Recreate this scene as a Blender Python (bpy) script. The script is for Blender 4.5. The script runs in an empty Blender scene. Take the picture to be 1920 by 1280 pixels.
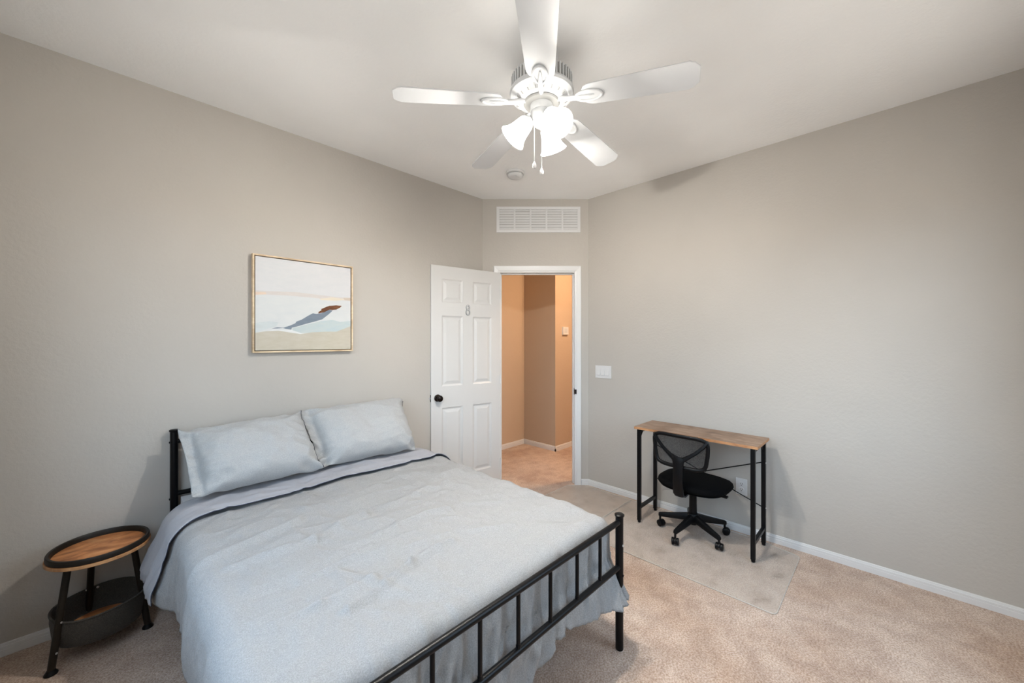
import bpy, bmesh, math, random
from mathutils import Vector, Matrix, noise
from math import sin, cos, pi, radians, sqrt, exp, atan2, hypot

random.seed(7)
sc = bpy.context.scene
COL = sc.collection
R = radians

# ------------------------------------------------------------------ camera, sky, lights, exposure
# world axes: X runs along the headboard wall, Y along the desk wall; the camera looks across to the cut corner
HEAD = 44.5            # heading of the view, degrees from +X
cam_d = bpy.data.cameras.new('camera')
cam_d.lens = 13.5; cam_d.sensor_width = 36.0; cam_d.clip_start = 0.02
cam_d.shift_y = -0.0016
cam = bpy.data.objects.new('camera', cam_d); COL.objects.link(cam)
cam.location = (0, 0, 1.39)
cam.rotation_euler = (R(90), 0, R(HEAD - 90))
sc.camera = cam

sc.view_settings.view_transform = 'Standard'
sc.view_settings.look = 'None'
sc.view_settings.gamma = 1.0
sc.view_settings.use_curve_mapping = False
sc.view_settings.exposure = 0.40

world = bpy.data.worlds.new('sky'); sc.world = world
world.use_nodes = True
wn = world.node_tree
bg = wn.nodes['Background']
SKY = 5.4
SHADE_E = 8.5
BULB_E = 1650.0
geo = wn.nodes.new('ShaderNodeTexCoord'); sep = wn.nodes.new('ShaderNodeSeparateXYZ')
rmp = wn.nodes.new('ShaderNodeValToRGB')
wn.links.new(geo.outputs['Generated'], sep.inputs[0]); wn.links.new(sep.outputs['Z'], rmp.inputs[0])
rmp.color_ramp.elements[0].position = 0.0; rmp.color_ramp.elements[0].color = (0.42, 0.40, 0.37, 1)
rmp.color_ramp.elements[1].position = 1.0; rmp.color_ramp.elements[1].color = (0.50, 0.72, 1.0, 1)
e = rmp.color_ramp.elements.new(0.06); e.color = (0.66, 0.84, 1.0, 1)
wn.links.new(rmp.outputs[0], bg.inputs[0]); bg.inputs[1].default_value = SKY

XL, XR, YB, YL, ZC = -0.42, 3.1456, -0.56, 2.7874, 2.74
WY0, WY1, WZ0, WZ1 = 0.10, 1.95, 0.85, 2.25         # window opening in the wall behind the camera

BY0, BY1 = 1.3, 2.5                                  # added, unseen window in the back wall, for more light on the left wall

def area(name, loc, rot, sx, sy, power, col, portal=False):
    l = bpy.data.lights.new(name, 'AREA'); l.shape = 'RECTANGLE'; l.size = sx; l.size_y = sy
    l.energy = power; l.color = col
    l.cycles.is_portal = portal
    o = bpy.data.objects.new(name, l); COL.objects.link(o); o.location = loc; o.rotation_euler = rot
    return o
area('window_daylight', (XL - 0.12, (WY0 + WY1) / 2, (WZ0 + WZ1) / 2), (0, R(-90), 0), WZ1 - WZ0, WY1 - WY0, 1, (1, 1, 1), True)
area('window_daylight', ((BY0 + BY1) / 2, YB - 0.12, (WZ0 + WZ1) / 2), (R(90), 0, 0), BY1 - BY0, WZ1 - WZ0, 1, (1, 1, 1), True)  # portal of the added fill window

# ------------------------------------------------------------------ helpers
def link(o, parent=None):
    COL.objects.link(o)
    if parent is not None: o.parent = parent
    return o
def tag(o, label, cat, group=None):
    o['label'] = label; o['category'] = cat
    if group: o['group'] = group
    return o
def thing(name, label, cat, loc=(0, 0, 0), rotz=0, group=None):
    o = bpy.data.objects.new(name, None); o.empty_display_size = 0.05
    link(o); o.location = loc; o.rotation_euler = (0, 0, rotz)
    return tag(o, label, cat, group)
def obj(name, bm, mat, parent=None, smooth=False, bevel=0, ang=40):
    me = bpy.data.meshes.new(name)
    if bevel:
        ed = [e for e in bm.edges if len(e.link_faces) == 2 and e.calc_face_angle(0) > R(50)]
        bmesh.ops.bevel(bm, geom=ed, offset=bevel, segments=2, profile=0.5, affect='EDGES', clamp_overlap=True)
    bm.normal_update()
    if smooth:
        for f in bm.faces: f.smooth = True
        for e in bm.edges:
            if len(e.link_faces) == 2 and e.calc_face_angle(0) > R(ang): e.smooth = False
    bm.to_mesh(me); bm.free()
    mats = mat if isinstance(mat, (list, tuple)) else [mat]
    for m in mats: me.materials.append(m)
    return link(bpy.data.objects.new(name, me), parent)
def struct(name, bm, mat, parent=None, **k):
    o = obj(name, bm, mat, parent, **k)
    o['kind'] = 'structure'
    return o
def BM(): return bmesh.new()
def box(bm, a, b, mi=0):
    x0, y0, z0 = a; x1, y1, z1 = b
    v = [bm.verts.new(p) for p in ((x0, y0, z0), (x1, y0, z0), (x1, y1, z0), (x0, y1, z0), (x0, y0, z1), (x1, y0, z1), (x1, y1, z1), (x0, y1, z1))]
    for f in ((3, 2, 1, 0), (4, 5, 6, 7), (0, 1, 5, 4), (1, 2, 6, 5), (2, 3, 7, 6), (3, 0, 4, 7)):
        bm.faces.new([v[i] for i in f]).material_index = mi
    return bm
def prism(bm, pts, z0, z1):
    """vertical prism over a counter-clockwise footprint"""
    lo = [bm.verts.new((x, y, z0)) for x, y in pts]; hi = [bm.verts.new((x, y, z1)) for x, y in pts]
    n = len(pts)
    bm.faces.new(hi); bm.faces.new(lo[::-1])
    for i in range(n):
        j = (i + 1) % n; bm.faces.new((lo[i], lo[j], hi[j], hi[i]))
    return bm
def frame_of(d):
    d = d.normalized()
    up = Vector((0, 0, 1)) if abs(d.z) < 0.95 else Vector((1, 0, 0))
    a = d.cross(up).normalized(); b = a.cross(d).normalized()
    return a, b
def sweep(bm, pts, r, seg=12, cap=True, prof=None, closed=False):
    """tube along a polyline; r a number or one per point; prof: custom cross-section (list of (u,v))"""
    P = [Vector(p) for p in pts]; n = len(P)
    if not isinstance(r, (list, tuple)): r = [r] * n
    rings = []
    prev = None
    for i in range(n):
        if closed: d = (P[(i + 1) % n] - P[i - 1])
        else: d = (P[min(i + 1, n - 1)] - P[max(i - 1, 0)])
        d.normalize()
        if prev is None: a, b = frame_of(d)
        else:
            a = prev - d * prev.dot(d)
            a.normalize(); b = a.cross(d).normalized()
        prev = a
        sh = prof or [(cos(2 * pi * k / seg), sin(2 * pi * k / seg)) for k in range(seg)]
        rings.append([bm.verts.new(P[i] + (a * u + b * v) * r[i]) for u, v in sh])
    m = len(rings[0])
    rng = range(n) if closed else range(n - 1)
    for i in rng:
        A = rings[i]; B = rings[(i + 1) % n]
        for k in range(m):
            l = (k + 1) % m
            bm.faces.new((A[k], A[l], B[l], B[k]))
    if cap and not closed:
        bm.faces.new(rings[0][::-1]); bm.faces.new(rings[-1])
    bmesh.ops.recalc_face_normals(bm, faces=bm.faces)
    return bm
def bar(bm, p0, p1, w, t=None):
    """square-section bar"""
    t = t or w
    return sweep(bm, [p0, p1], 1.0, prof=[(-w / 2, -t / 2), (w / 2, -t / 2), (w / 2, t / 2), (-w / 2, t / 2)])
def lathe(bm, prof, seg=32, c=(0, 0, 0), mat=None):
    """revolve (r, z) points about Z, then apply mat and move to c"""
    rings = []
    M = mat or Matrix.Identity(3)
    for r, z in prof:
        if r < 1e-6: rings.append([bm.verts.new(M @ Vector((0, 0, z)) + Vector(c))])
        else: rings.append([bm.verts.new(M @ Vector((r * cos(2 * pi * k / seg), r * sin(2 * pi * k / seg), z)) + Vector(c)) for k in range(seg)])
    for A, B in zip(rings, rings[1:]):
        for k in range(seg):
            l = (k + 1) % seg
            if len(A) == 1 and len(B) == 1: continue
            if len(A) == 1: bm.faces.new((A[0], B[l], B[k]))
            elif len(B) == 1: bm.faces.new((A[k], A[l], B[0]))
            else: bm.faces.new((A[k], A[l], B[l], B[k]))
    bmesh.ops.recalc_face_normals(bm, faces=bm.faces)
    return bm
def rotm(axis, ang): return Matrix.Rotation(ang, 3, axis)

# ------------------------------------------------------------------ materials
def srgb(r, g, b):
    f = lambda c: (c / 255) / 12.92 if c / 255 <= 0.04045 else ((c / 255 + 0.055) / 1.055) ** 2.4
    return (f(r), f(g), f(b), 1)
class M:
    def __init__(s, name, col, rough=0.6, metal=0.0, spec=0.5):
        s.m = bpy.data.materials.new(name); s.m.use_nodes = True
        s.t = s.m.node_tree; s.b = s.t.nodes['Principled BSDF']
        s.b.inputs['Base Color'].default_value = col; s.b.inputs['Roughness'].default_value = rough
        s.b.inputs['Metallic'].default_value = metal; s.b.inputs['Specular IOR Level'].default_value = spec
        s.m.diffuse_color = col
        s.co = None; s.hgt = None
    def n(s, typ, **kw):
        x = s.t.nodes.new(typ)
        for k, v in kw.items(): x.inputs[k.replace('_', ' ')].default_value = v
        return x
    def l(s, a, b): s.t.links.new(a, b)
    def coord(s, scale=(1, 1, 1), rot=(0, 0, 0), kind='Object'):
        c = s.n('ShaderNodeTexCoord'); m = s.n('ShaderNodeMapping'); m.inputs['Scale'].default_value = scale; m.inputs['Rotation'].default_value = rot
        s.l(c.outputs[kind], m.inputs[0]); return m.outputs[0]
    def noise(s, scale, detail=4, rough=0.5, vec=None, dist=0):
        x = s.n('ShaderNodeTexNoise'); x.inputs['Scale'].default_value = scale; x.inputs['Detail'].default_value = detail
        x.inputs['Roughness'].default_value = rough; x.inputs['Distortion'].default_value = dist
        s.l(vec if vec is not None else s.coord(), x.inputs['Vector']); return x.outputs['Fac']
    def ramp(s, fac, stops):
        r = s.n('ShaderNodeValToRGB'); el = r.color_ramp.elements
        el[0].position, el[0].color = stops[0]; el[1].position, el[1].color = stops[-1]
        for p, c in stops[1:-1]:
            e = el.new(p); e.color = c
        s.l(fac, r.inputs[0]); return r.outputs[0]
    def mix(s, fac, a, b, mode='MIX'):
        x = s.t.nodes.new('ShaderNodeMix'); x.data_type = 'RGBA'; x.blend_type = mode
        for sock, v in ((x.inputs[0], fac), (x.inputs[6], a), (x.inputs[7], b)):
            if hasattr(v, 'links') or isinstance(v, bpy.types.NodeSocket): s.l(v, sock)
            else: sock.default_value = v
        return x.outputs[2]
    def color(s, c): s.l(c, s.b.inputs['Base Color'])
    def bump(s, fac, dist, strength=1.0):
        x = s.n('ShaderNodeBump'); x.inputs['Distance'].default_value = dist; x.inputs['Strength'].default_value = strength
        s.l(fac, x.inputs['Height'])
        if s.hgt: s.l(s.hgt, x.inputs['Normal'])
        s.hgt = x.outputs[0]; s.l(s.hgt, s.b.inputs['Normal']); return s

def wall_paint(name, col):
    w = M(name, col, 0.62, spec=0.3)
    c = w.coord()
    n1 = w.noise(1.1, 3, 0.5, c)
    w.color(w.mix(w.ramp(n1, [(0.35, (0, 0, 0, 1)), (0.65, (1, 1, 1, 1))]), tuple(x * 0.97 for x in col[:3]) + (1,), tuple(min(1, x * 1.03) for x in col[:3]) + (1,)))
    w.bump(w.noise(55, 3, 0.6, c), 0.0025, 0.55)
    w.bump(w.noise(9, 2, 0.5, c), 0.006, 0.25)
    return w.m
m_wall = wall_paint('greige_wall_paint', srgb(183, 178, 171))
m_hall = wall_paint('tan_hall_paint', srgb(194, 174, 152))
m_ceil = wall_paint('ceiling_paint', srgb(243, 243, 242))
m_trim = M('white_trim_paint', srgb(218, 218, 218), 0.35).m
m_door = M('white_door_paint', srgb(205, 204, 202), 0.38)
m_door.bump(m_door.noise(40, 4, 0.6, m_door.coord((1, 1, 0.08))), 0.0006, 0.35)
m_door = m_door.m
m_white = M('white_plastic', srgb(214, 214, 214), 0.35).m
m_slot = M('dark_slot', srgb(60, 60, 62), 0.6).m
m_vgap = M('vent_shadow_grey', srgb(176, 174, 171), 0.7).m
m_fan = M('white_fan_enamel', srgb(206, 208, 210), 0.4).m
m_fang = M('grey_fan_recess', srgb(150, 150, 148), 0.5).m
def carpet():
    w = M('beige_carpet', srgb(170, 150, 135), 1.0, spec=0.05)
    c = w.coord()
    big = w.noise(1.4, 4, 0.55, c, 0.4)
    mid = w.noise(9, 4, 0.65, c, 0.3)
    fine = w.noise(130, 3, 0.75, c)
    base = w.mix(w.ramp(big, [(0.36, (0, 0, 0, 1)), (0.64, (1, 1, 1, 1))]), srgb(202, 178, 159), srgb(225, 210, 197))
    base = w.mix(w.ramp(mid, [(0.38, (0, 0, 0, 1)), (0.62, (1, 1, 1, 1))]), w.mix(1.0, base, (0.80, 0.77, 0.76, 1), 'MULTIPLY'), base)
    base = w.mix(w.ramp(fine, [(0.40, (0, 0, 0, 1)), (0.60, (1, 1, 1, 1))]), w.mix(1.0, base, (0.62, 0.53, 0.46, 1), 'MULTIPLY'), base)
    w.color(base)
    w.b.inputs['Sheen Weight'].default_value = 0.2
    w.bump(w.noise(120, 3, 0.7, c), 0.006, 0.6)
    w.bump(mid, 0.01, 0.35)
    return w.m
m_carpet = carpet()
def metal_black(name, col=(8, 8, 10), rough=0.36):
    w = M(name, srgb(*col), rough, spec=0.22); w.bump(w.noise(420, 2), 0.0003, 0.15); return w.m
m_black = metal_black('black_powder_coat')
m_bronze = M('dark_bronze', srgb(38, 30, 26), 0.25, 0.8).m
m_plastic = metal_black('black_plastic', (9, 9, 11), 0.42)
m_chrome = M('steel_screw', srgb(225, 225, 225), 0.3, 0.9).m
m_gap = M('strike_dark_metal', srgb(45, 38, 34), 0.4, 0.6).m
def fabric(name, c1, c2, scale=260, stretch=(1, 1, 1), wrinkle=0.0, sheen=0.06, drape=False):
    w = M(name, c1, 0.95, spec=0.1)
    c = w.coord(stretch)
    f = w.noise(scale, 3, 0.7, c)
    g = w.noise(35, 4, 0.7, w.coord((1, 3, 1)))
    col = w.mix(w.ramp(f, [(0.35, (0, 0, 0, 1)), (0.65, (1, 1, 1, 1))]), c1, c2)
    col = w.mix(w.ramp(g, [(0.3, (0, 0, 0, 1)), (0.7, (1, 1, 1, 1))]), w.mix(1.0, col, (0.95, 0.955, 0.96, 1), 'MULTIPLY'), col)
    w.color(col); w.b.inputs['Sheen Weight'].default_value = sheen
    if drape: w.bump(w.noise(20, 4, 0.6, w.coord((1, 0.8, 0.14)), 0.5), 0.010, 0.55)
    if drape:
        rn = w.n('ShaderNodeTexNoise'); rn.noise_type = 'RIDGED_MULTIFRACTAL'; rn.inputs['Scale'].default_value = 7; rn.inputs['Detail'].default_value = 4
        w.l(w.coord((1, 1, 0.5)), rn.inputs['Vector']); w.bump(rn.outputs['Fac'], 0.005, 0.45)
    if wrinkle: w.bump(w.noise(28, 5, 0.62, w.coord((1, 0.35, 1)), 0.6), wrinkle, 0.6)
    w.bump(f, 0.0006, 0.5)
    return w.m
m_duvet = fabric('light_grey_linen', srgb(140, 139, 138), srgb(163, 162, 161), 300, (1, 1, 1), 0.0035, drape=True)
m_band = fabric('smooth_grey_lining', srgb(160, 160, 165), srgb(166, 166, 171), 300, wrinkle=0.002)
m_pillow = fabric('grey_pillow_linen', srgb(157, 158, 158), srgb(179, 179, 178), 320, wrinkle=0.0018)
m_shadow_line = M('navy_shadow_line', srgb(40, 44, 62), 0.8).m  # dark colour for strips that stand in for shadow lines on the bedding
m_sheet = fabric('mattress_ticking', srgb(205, 205, 208), srgb(212, 212, 214), 200)
def wood(name, cols, scale=6.0, stretch=(1, 8, 1), rough=0.5):
    w = M(name, cols[1], rough)
    c = w.coord(stretch)
    n = w.noise(scale, 5, 0.6, c, 1.2)
    p = w.noise(7, 3, 0.5, w.coord(), 0.5)
    a = w.ramp(n, [(0.28, cols[0]), (0.5, cols[1]), (0.72, cols[2])])
    a = w.mix(w.ramp(p, [(0.45, (0, 0, 0, 1)), (0.7, (1, 1, 1, 1))]), a, w.mix(1.0, a, (0.62, 0.55, 0.5, 1), 'MULTIPLY'))
    w.color(a); w.bump(n, 0.0005, 0.3)
    return w.m
m_desk = wood('rustic_brown_laminate', [srgb(112, 90, 76), srgb(150, 123, 102), srgb(174, 149, 127)], 5, (8, 1, 8))
m_edge = wood('raw_wood_edge', [srgb(150, 102, 66), srgb(184, 132, 90), srgb(205, 158, 112)], 10, (8, 1, 8))
m_stoolw = wood('rustic_orange_wood', [srgb(120, 68, 36), srgb(196, 130, 78), srgb(222, 166, 114)], 3, (2, 4, 1))
m_tan = wood('tan_plywood_edge', [srgb(176, 124, 80), srgb(196, 146, 100), srgb(210, 165, 120)], 8)
m_rim = metal_black('brown_black_rim', (34, 28, 22), 0.42)
m_bask = fabric('dark_canvas', srgb(62, 58, 53), srgb(82, 77, 71), 300, wrinkle=0.004)
m_frame = wood('pale_maple_frame', [srgb(205, 180, 145), srgb(220, 197, 163), srgb(230, 210, 180)], 5, (1, 1, 6))
m_framei = M('frame_inner_shadow_brown', srgb(110, 84, 58), 0.7).m
m_seat = fabric('black_seat_fabric', srgb(5, 5, 6), srgb(11, 11, 12), 300, sheen=0.0)
def paint(name, c, c2=None):
    dk = lambda q: tuple(v * 0.86 for v in q[:3]) + (1,)
    c = dk(c); c2 = dk(c2) if c2 else None
    w = M(name, c, 0.85)
    n = w.noise(14, 4, 0.6, w.coord((1, 1, 3)), 0.4)
    w.color(w.ramp(n, [(0.3, c), (0.7, c2 or tuple(min(1, x * 1.08) for x in c[:3]) + (1,))]))
    w.bump(w.noise(500, 2), 0.0003, 0.3)
    return w.m
def mesh_fabric():
    w = M('black_mesh_fabric', srgb(20, 20, 22), 0.8)
    c = w.coord((1, 1, 1))
    wv = w.n('ShaderNodeTexVoronoi'); wv.inputs['Scale'].default_value = 330; w.l(c, wv.inputs['Vector'])
    fac = w.ramp(wv.outputs['Distance'], [(0.30, (0, 0, 0, 1)), (0.42, (1, 1, 1, 1))])
    tr = w.n('ShaderNodeBsdfTransparent'); mx = w.n('ShaderNodeMixShader')
    inv = w.n('ShaderNodeMath'); inv.operation = 'MULTIPLY'; inv.inputs[1].default_value = 0.42; w.l(fac, inv.inputs[0])
    w.l(inv.outputs[0], mx.inputs[0]); w.l(w.b.outputs[0], mx.inputs[1]); w.l(tr.outputs[0], mx.inputs[2])
    w.l(mx.outputs[0], w.t.nodes['Material Output'].inputs[0]); return w.m
m_mesh = mesh_fabric()
def clear_mat(name, opaque, col, rough):
    w = M(name, col, rough)
    tr = w.n('ShaderNodeBsdfTransparent'); mx = w.n('ShaderNodeMixShader')
    mx.inputs[0].default_value = 1 - opaque
    w.l(w.b.outputs[0], mx.inputs[1]); w.l(tr.outputs[0], mx.inputs[2])
    w.l(mx.outputs[0], w.t.nodes['Material Output'].inputs[0])
    return w
cm = clear_mat('clear_vinyl', 0.27, srgb(220, 210, 198), 0.3)
n_ = cm.noise(9, 5, 0.7, cm.coord(), 0.4)
cm.color(cm.ramp(n_, [(0.28, srgb(160, 146, 132)), (0.42, srgb(224, 214, 203)), (0.7, srgb(230, 222, 212))]))
cm.bump(cm.noise(3, 2), 0.004, 0.3)
m_mat = cm.m
m_matedge = clear_mat('vinyl_edge_highlight', 0.6, srgb(226, 222, 214), 0.2).m  # edge paler and less clear: a white highlight put into its colour
m_pane = clear_mat('window_glass', 0.04, srgb(230, 235, 240), 0.05).m
def emissive(name, col, s, rough=0.3):
    w = M(name, srgb(245, 245, 240), rough)
    w.b.inputs['Emission Color'].default_value = col; w.b.inputs['Emission Strength'].default_value = s
    return w.m
m_shade = emissive('lit_frosted_glass', (1.0, 0.955, 0.88, 1), SHADE_E)
m_hlamp = emissive('lit_hall_lamp_glass', (1.0, 0.66, 0.40, 1), 150.0)
m_bulb = emissive('lit_bulb', (1.0, 0.95, 0.88, 1), BULB_E)

# ------------------------------------------------------------------ room shell
T = 0.11
CR = R(HEAD - 90)                                       # heading of the cut-corner wall (local x = right, y = away)
def C2W(lat, d):                                        # cut-corner frame to world
    return (lat * cos(CR) - d * sin(CR), lat * sin(CR) + d * cos(CR))
D0 = 3.69
cl = C2W(-0.2819, D0); crn = C2W(0.7329, D0)
clo = C2W(-0.30, D0 + T); cro = C2W(0.75, D0 + T)
struct('floor', box(BM(), (XL - T, YB - T, -0.1), (5.6, 3.62, 0)), m_carpet)
struct('ceiling', box(BM(), (XL - T, YB - T, ZC), (5.6, 3.62, ZC + 0.1)), m_ceil)
struct('wall_left', prism(BM(), [(XL - T, YL), cl, clo, (clo[0] - 0.06, YL + T), (XL - T, YL + T)], 0, ZC), m_wall)
struct('wall_right', prism(BM(), [(XR, YB - T), (XR + T, YB - T), (XR + T, crn[1] + 0.05), cro, crn], 0, ZC), m_wall)
# window wall behind and left of the camera
b = BM()
box(b, (XL - T, YB - T, 0), (XL, WY0, ZC)); box(b, (XL - T, WY1, 0), (XL, YL, ZC))
box(b, (XL - T, WY0, 0), (XL, WY1, WZ0)); box(b, (XL - T, WY0, WZ1), (XL, WY1, ZC))
struct('wall_window_side', b, m_wall)
b = BM()
box(b, (XL, YB - T, 0), (BY0, YB, ZC)); box(b, (BY1, YB - T, 0), (XR, YB, ZC))
box(b, (BY0, YB - T, 0), (BY1, YB, WZ0)); box(b, (BY0, YB - T, WZ1), (BY1, YB, ZC))
struct('wall_back', b, m_wall)
def window(name, horiz, a0, a1):
    w = bpy.data.objects.new(name, None); link(w); w['kind'] = 'structure'
    P = (lambda a, d, z: (XL - d, a, z)) if horiz else (lambda a, d, z: (a, YB - d, z))
    def bx(b, a, c):
        p = P(*a); q = P(*c)
        return box(b, tuple(map(min, zip(p, q))), tuple(map(max, zip(p, q))))
    b = BM(); f = 0.04
    for (u0, v0, u1, v1) in ((a0, WZ0, a1, WZ0 + f), (a0, WZ1 - f, a1, WZ1), (a0, WZ0 + f, a0 + f, WZ1 - f), (a1 - f, WZ0 + f, a1, WZ1 - f), ((a0 + a1) / 2 - f / 2, WZ0 + f, (a0 + a1) / 2 + f / 2, WZ1 - f)):
        bx(b, (u0, 0.04, v0), (u1, 0.08, v1))
    obj('window_frame', b, m_trim, w)
    for u0, u1 in ((a0 + f, (a0 + a1) / 2 - f / 2), ((a0 + a1) / 2 + f / 2, a1 - f)):
        obj('pane', bx(BM(), (u0, 0.057, WZ0 + f), (u1, 0.061, WZ1 - f)), m_pane, w)
    obj('window_sill', bx(BM(), (a0 - 0.03, -0.03, WZ0 - 0.02), (a1 + 0.03, 0.04, WZ0)), m_trim, w)
window('window_1', True, WY0, WY1)
window('added_fill_window', False, BY0, BY1)  # unseen window, put in to brighten the left wall and ceiling

# cut-corner wall with the doorway, in its own frame (origin on its room face, below the lens axis)
co = C2W(0, D0)
JL, JR, HZ = -0.1125, 0.600, 2.035                      # jamb faces and head height
def corner_obj(name, bm, mat, parent=None, **k):
    o = obj(name, bm, mat, parent, **k)
    if parent is None: o.location = (co[0], co[1], 0); o.rotation_euler = (0, 0, CR)
    return o
b = BM()
box(b, (-0.2819, 0, 0), (JL - 0.02, T, ZC)); box(b, (JR + 0.02, 0, 0), (0.7329, T, ZC)); box(b, (JL - 0.02, 0, HZ + 0.02), (JR + 0.02, T, ZC))
w = corner_obj('wall_corner', b, m_wall); w['kind'] = 'structure'
# door lining, casing, stop
d1 = bpy.data.objects.new('door_1', None); link(d1); d1['kind'] = 'structure'
d1.location = (co[0], co[1], 0); d1.rotation_euler = (0, 0, CR)
b = BM()
box(b, (JL - 0.019, 0.0, 0), (JL, T, HZ + 0.019)); box(b, (JR, 0.0, 0), (JR + 0.019, T, HZ + 0.019)); box(b, (JL, 0.0, HZ), (JR, T, HZ + 0.019))
obj('door_jamb', b, m_trim, d1)
b = BM()
box(b, (JL, 0.045, 0), (JL + 0.012, 0.075, HZ)); box(b, (JR - 0.012, 0.045, 0), (JR, 0.075, HZ)); box(b, (JL + 0.012, 0.045, HZ - 0.012), (JR - 0.012, 0.075, HZ))
obj('door_stop', b, m_trim, d1)
def casing(side):
    b = BM()
    # stepped profile, (distance from opening, thickness)
    prof = [(0.006, 0.0), (0.006, 0.008), (0.018, 0.010), (0.022, 0.013), (0.050, 0.016), (0.060, 0.016), (0.064, 0.010), (0.064, 0.0)]
    yb = 0 if side < 0 else T
    path = lambda o: [(JL - o, 0), (JL - o, HZ + o), (JR + o, HZ + o), (JR + o, 0)]
    rows = []
    for o, t in prof:
        rows.append([b.verts.new((x, yb + side * t, z)) for x, z in path(o)])
    n = len(prof)
    for i in range(n):
        A, B = rows[i], rows[(i + 1) % n]
        for k in range(3): b.faces.new((A[k], A[k + 1], B[k + 1], B[k]))
    b.faces.new([r[0] for r in rows]); b.faces.new([r[3] for r in rows][::-1])
    bmesh.ops.recalc_face_normals(b, faces=b.faces)
    return obj('door_casing', b, m_trim, d1)
casing(-1); casing(1)
b = BM(); box(b, (JR - 0.0015, 0.0, 0.862), (JR + 0.001, 0.034, 0.925)); box(b, (JR - 0.001, -0.0185, 0.872), (JR + 0.018, 0.0, 0.915)); obj('strike_plate', b, m_gap, d1)
# door leaf, swung into the room; local frame: origin at the hinge, x towards the free edge, y = the thickness behind
hx, hy = C2W(-0.1125, D0 - 0.022)
leaf = thing('door', 'white six panel door swung open against the wall beside the doorway, numbered 8', 'door', (hx, hy, 0), CR + R(-144.1))
DW, DT, DZ0, DZ1 = 0.707, 0.035, 0.012, 2.03
panels = [(0.100, 0.300, 1.715, 1.918), (0.404, 0.608, 1.715, 1.918), (0.100, 0.300, 0.988, 1.60), (0.404, 0.608, 0.988, 1.60), (0.100, 0.300, 0.194, 0.802), (0.404, 0.608, 0.194, 0.802)]
def door_mesh():
    b = BM()
    xs = [0, 0.100, 0.300, 0.404, 0.608, DW]; zs = [DZ0, 0.194, 0.802, 0.988, 1.60, 1.715, 1.918, DZ1]
    hole = {(1, 1), (3, 1), (1, 3), (3, 3), (1, 5), (3, 5)}
    for side in (0, 1):
        y = 0.0 if side == 0 else -DT
        s = -1 if side == 0 else 1                       # into the leaf
        V = {}
        def v(x, yy, z):
            k = (round(x, 5), round(yy, 5), round(z, 5))
            if k not in V: V[k] = b.verts.new(k)
            return V[k]
        for i in range(5):
            for j in range(7):
                x0, x1, z0, z1 = xs[i], xs[i + 1], zs[j], zs[j + 1]
                if (i, j) not in hole:
                    b.faces.new((v(x0, y, z0), v(x1, y, z0), v(x1, y, z1), v(x0, y, z1)))
                else:
                    steps = [(0, 0), (0.008, 0.006), (0.015, 0.0085), (0.020, 0.0085), (0.042, 0.002), (0.044, 0.0015)]
                    for (o0, h0), (o1, h1) in zip(steps, steps[1:]):
                        A = [(x0 + o0, y + s * h0, z0 + o0), (x1 - o0, y + s * h0, z0 + o0), (x1 - o0, y + s * h0, z1 - o0), (x0 + o0, y + s * h0, z1 - o0)]
                        B = [(x0 + o1, y + s * h1, z0 + o1), (x1 - o1, y + s * h1, z0 + o1), (x1 - o1, y + s * h1, z1 - o1), (x0 + o1, y + s * h1, z1 - o1)]
                        for k in range(4):
                            l = (k + 1) % 4
                            b.faces.new((v(*A[k]), v(*A[l]), v(*B[l]), v(*B[k])))
                    b.faces.new([v(*p) for p in B])
    for a, c in (((0, DZ0), (DW, DZ0)), ((DW, DZ0), (DW, DZ1)), ((DW, DZ1), (0, DZ1)), ((0, DZ1), (0, DZ0))):
        b.faces.new([b.verts.new(p) for p in ((a[0], 0, a[1]), (c[0], 0, c[1]), (c[0], -DT, c[1]), (a[0], -DT, a[1]))])
    bmesh.ops.remove_doubles(b, verts=b.verts, dist=1e-5)
    bmesh.ops.recalc_face_normals(b, faces=b.faces)
    return b
# the leaf's camera-facing side is +y in its local frame
obj('leaf', door_mesh(), m_door, leaf)
def knob(side):
    b = BM(); rx = rotm('X', R(-90) if side > 0 else R(90))
    y0 = 0.0 if side > 0 else -DT
    lathe(b, [(0, 0), (0.031, 0), (0.031, 0.004), (0.026, 0.009), (0.012, 0.011), (0.011, 0.026), (0.018, 0.032), (0.027, 0.042), (0.028, 0.050), (0.024, 0.058), (0.012, 0.062), (0, 0.063)], 28, (0.648, y0, 0.892), rx)
    return obj('door_knob', b, m_bronze, leaf, smooth=True)
k = knob(1); knob(-1)
k['label'] = 'dark bronze round knob'
b = BM(); box(b, (DW - 0.0005, -0.030, 0.862), (DW + 0.0015, -0.005, 0.922)); bb = obj('latch_plate', b, m_gap, leaf)
b = BM(); box(b, (DW, -0.024, 0.884), (DW + 0.010, -0.011, 0.900)); obj('latch_bolt', b, m_chrome, bb)
for hz_ in (0.22, 1.02, 1.82):
    b = BM(); sweep(b, [(-0.004, 0.004, hz_ - 0.045), (-0.004, 0.004, hz_ + 0.045)], 0.006, 10); obj('hinge', b, m_trim, leaf)
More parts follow.
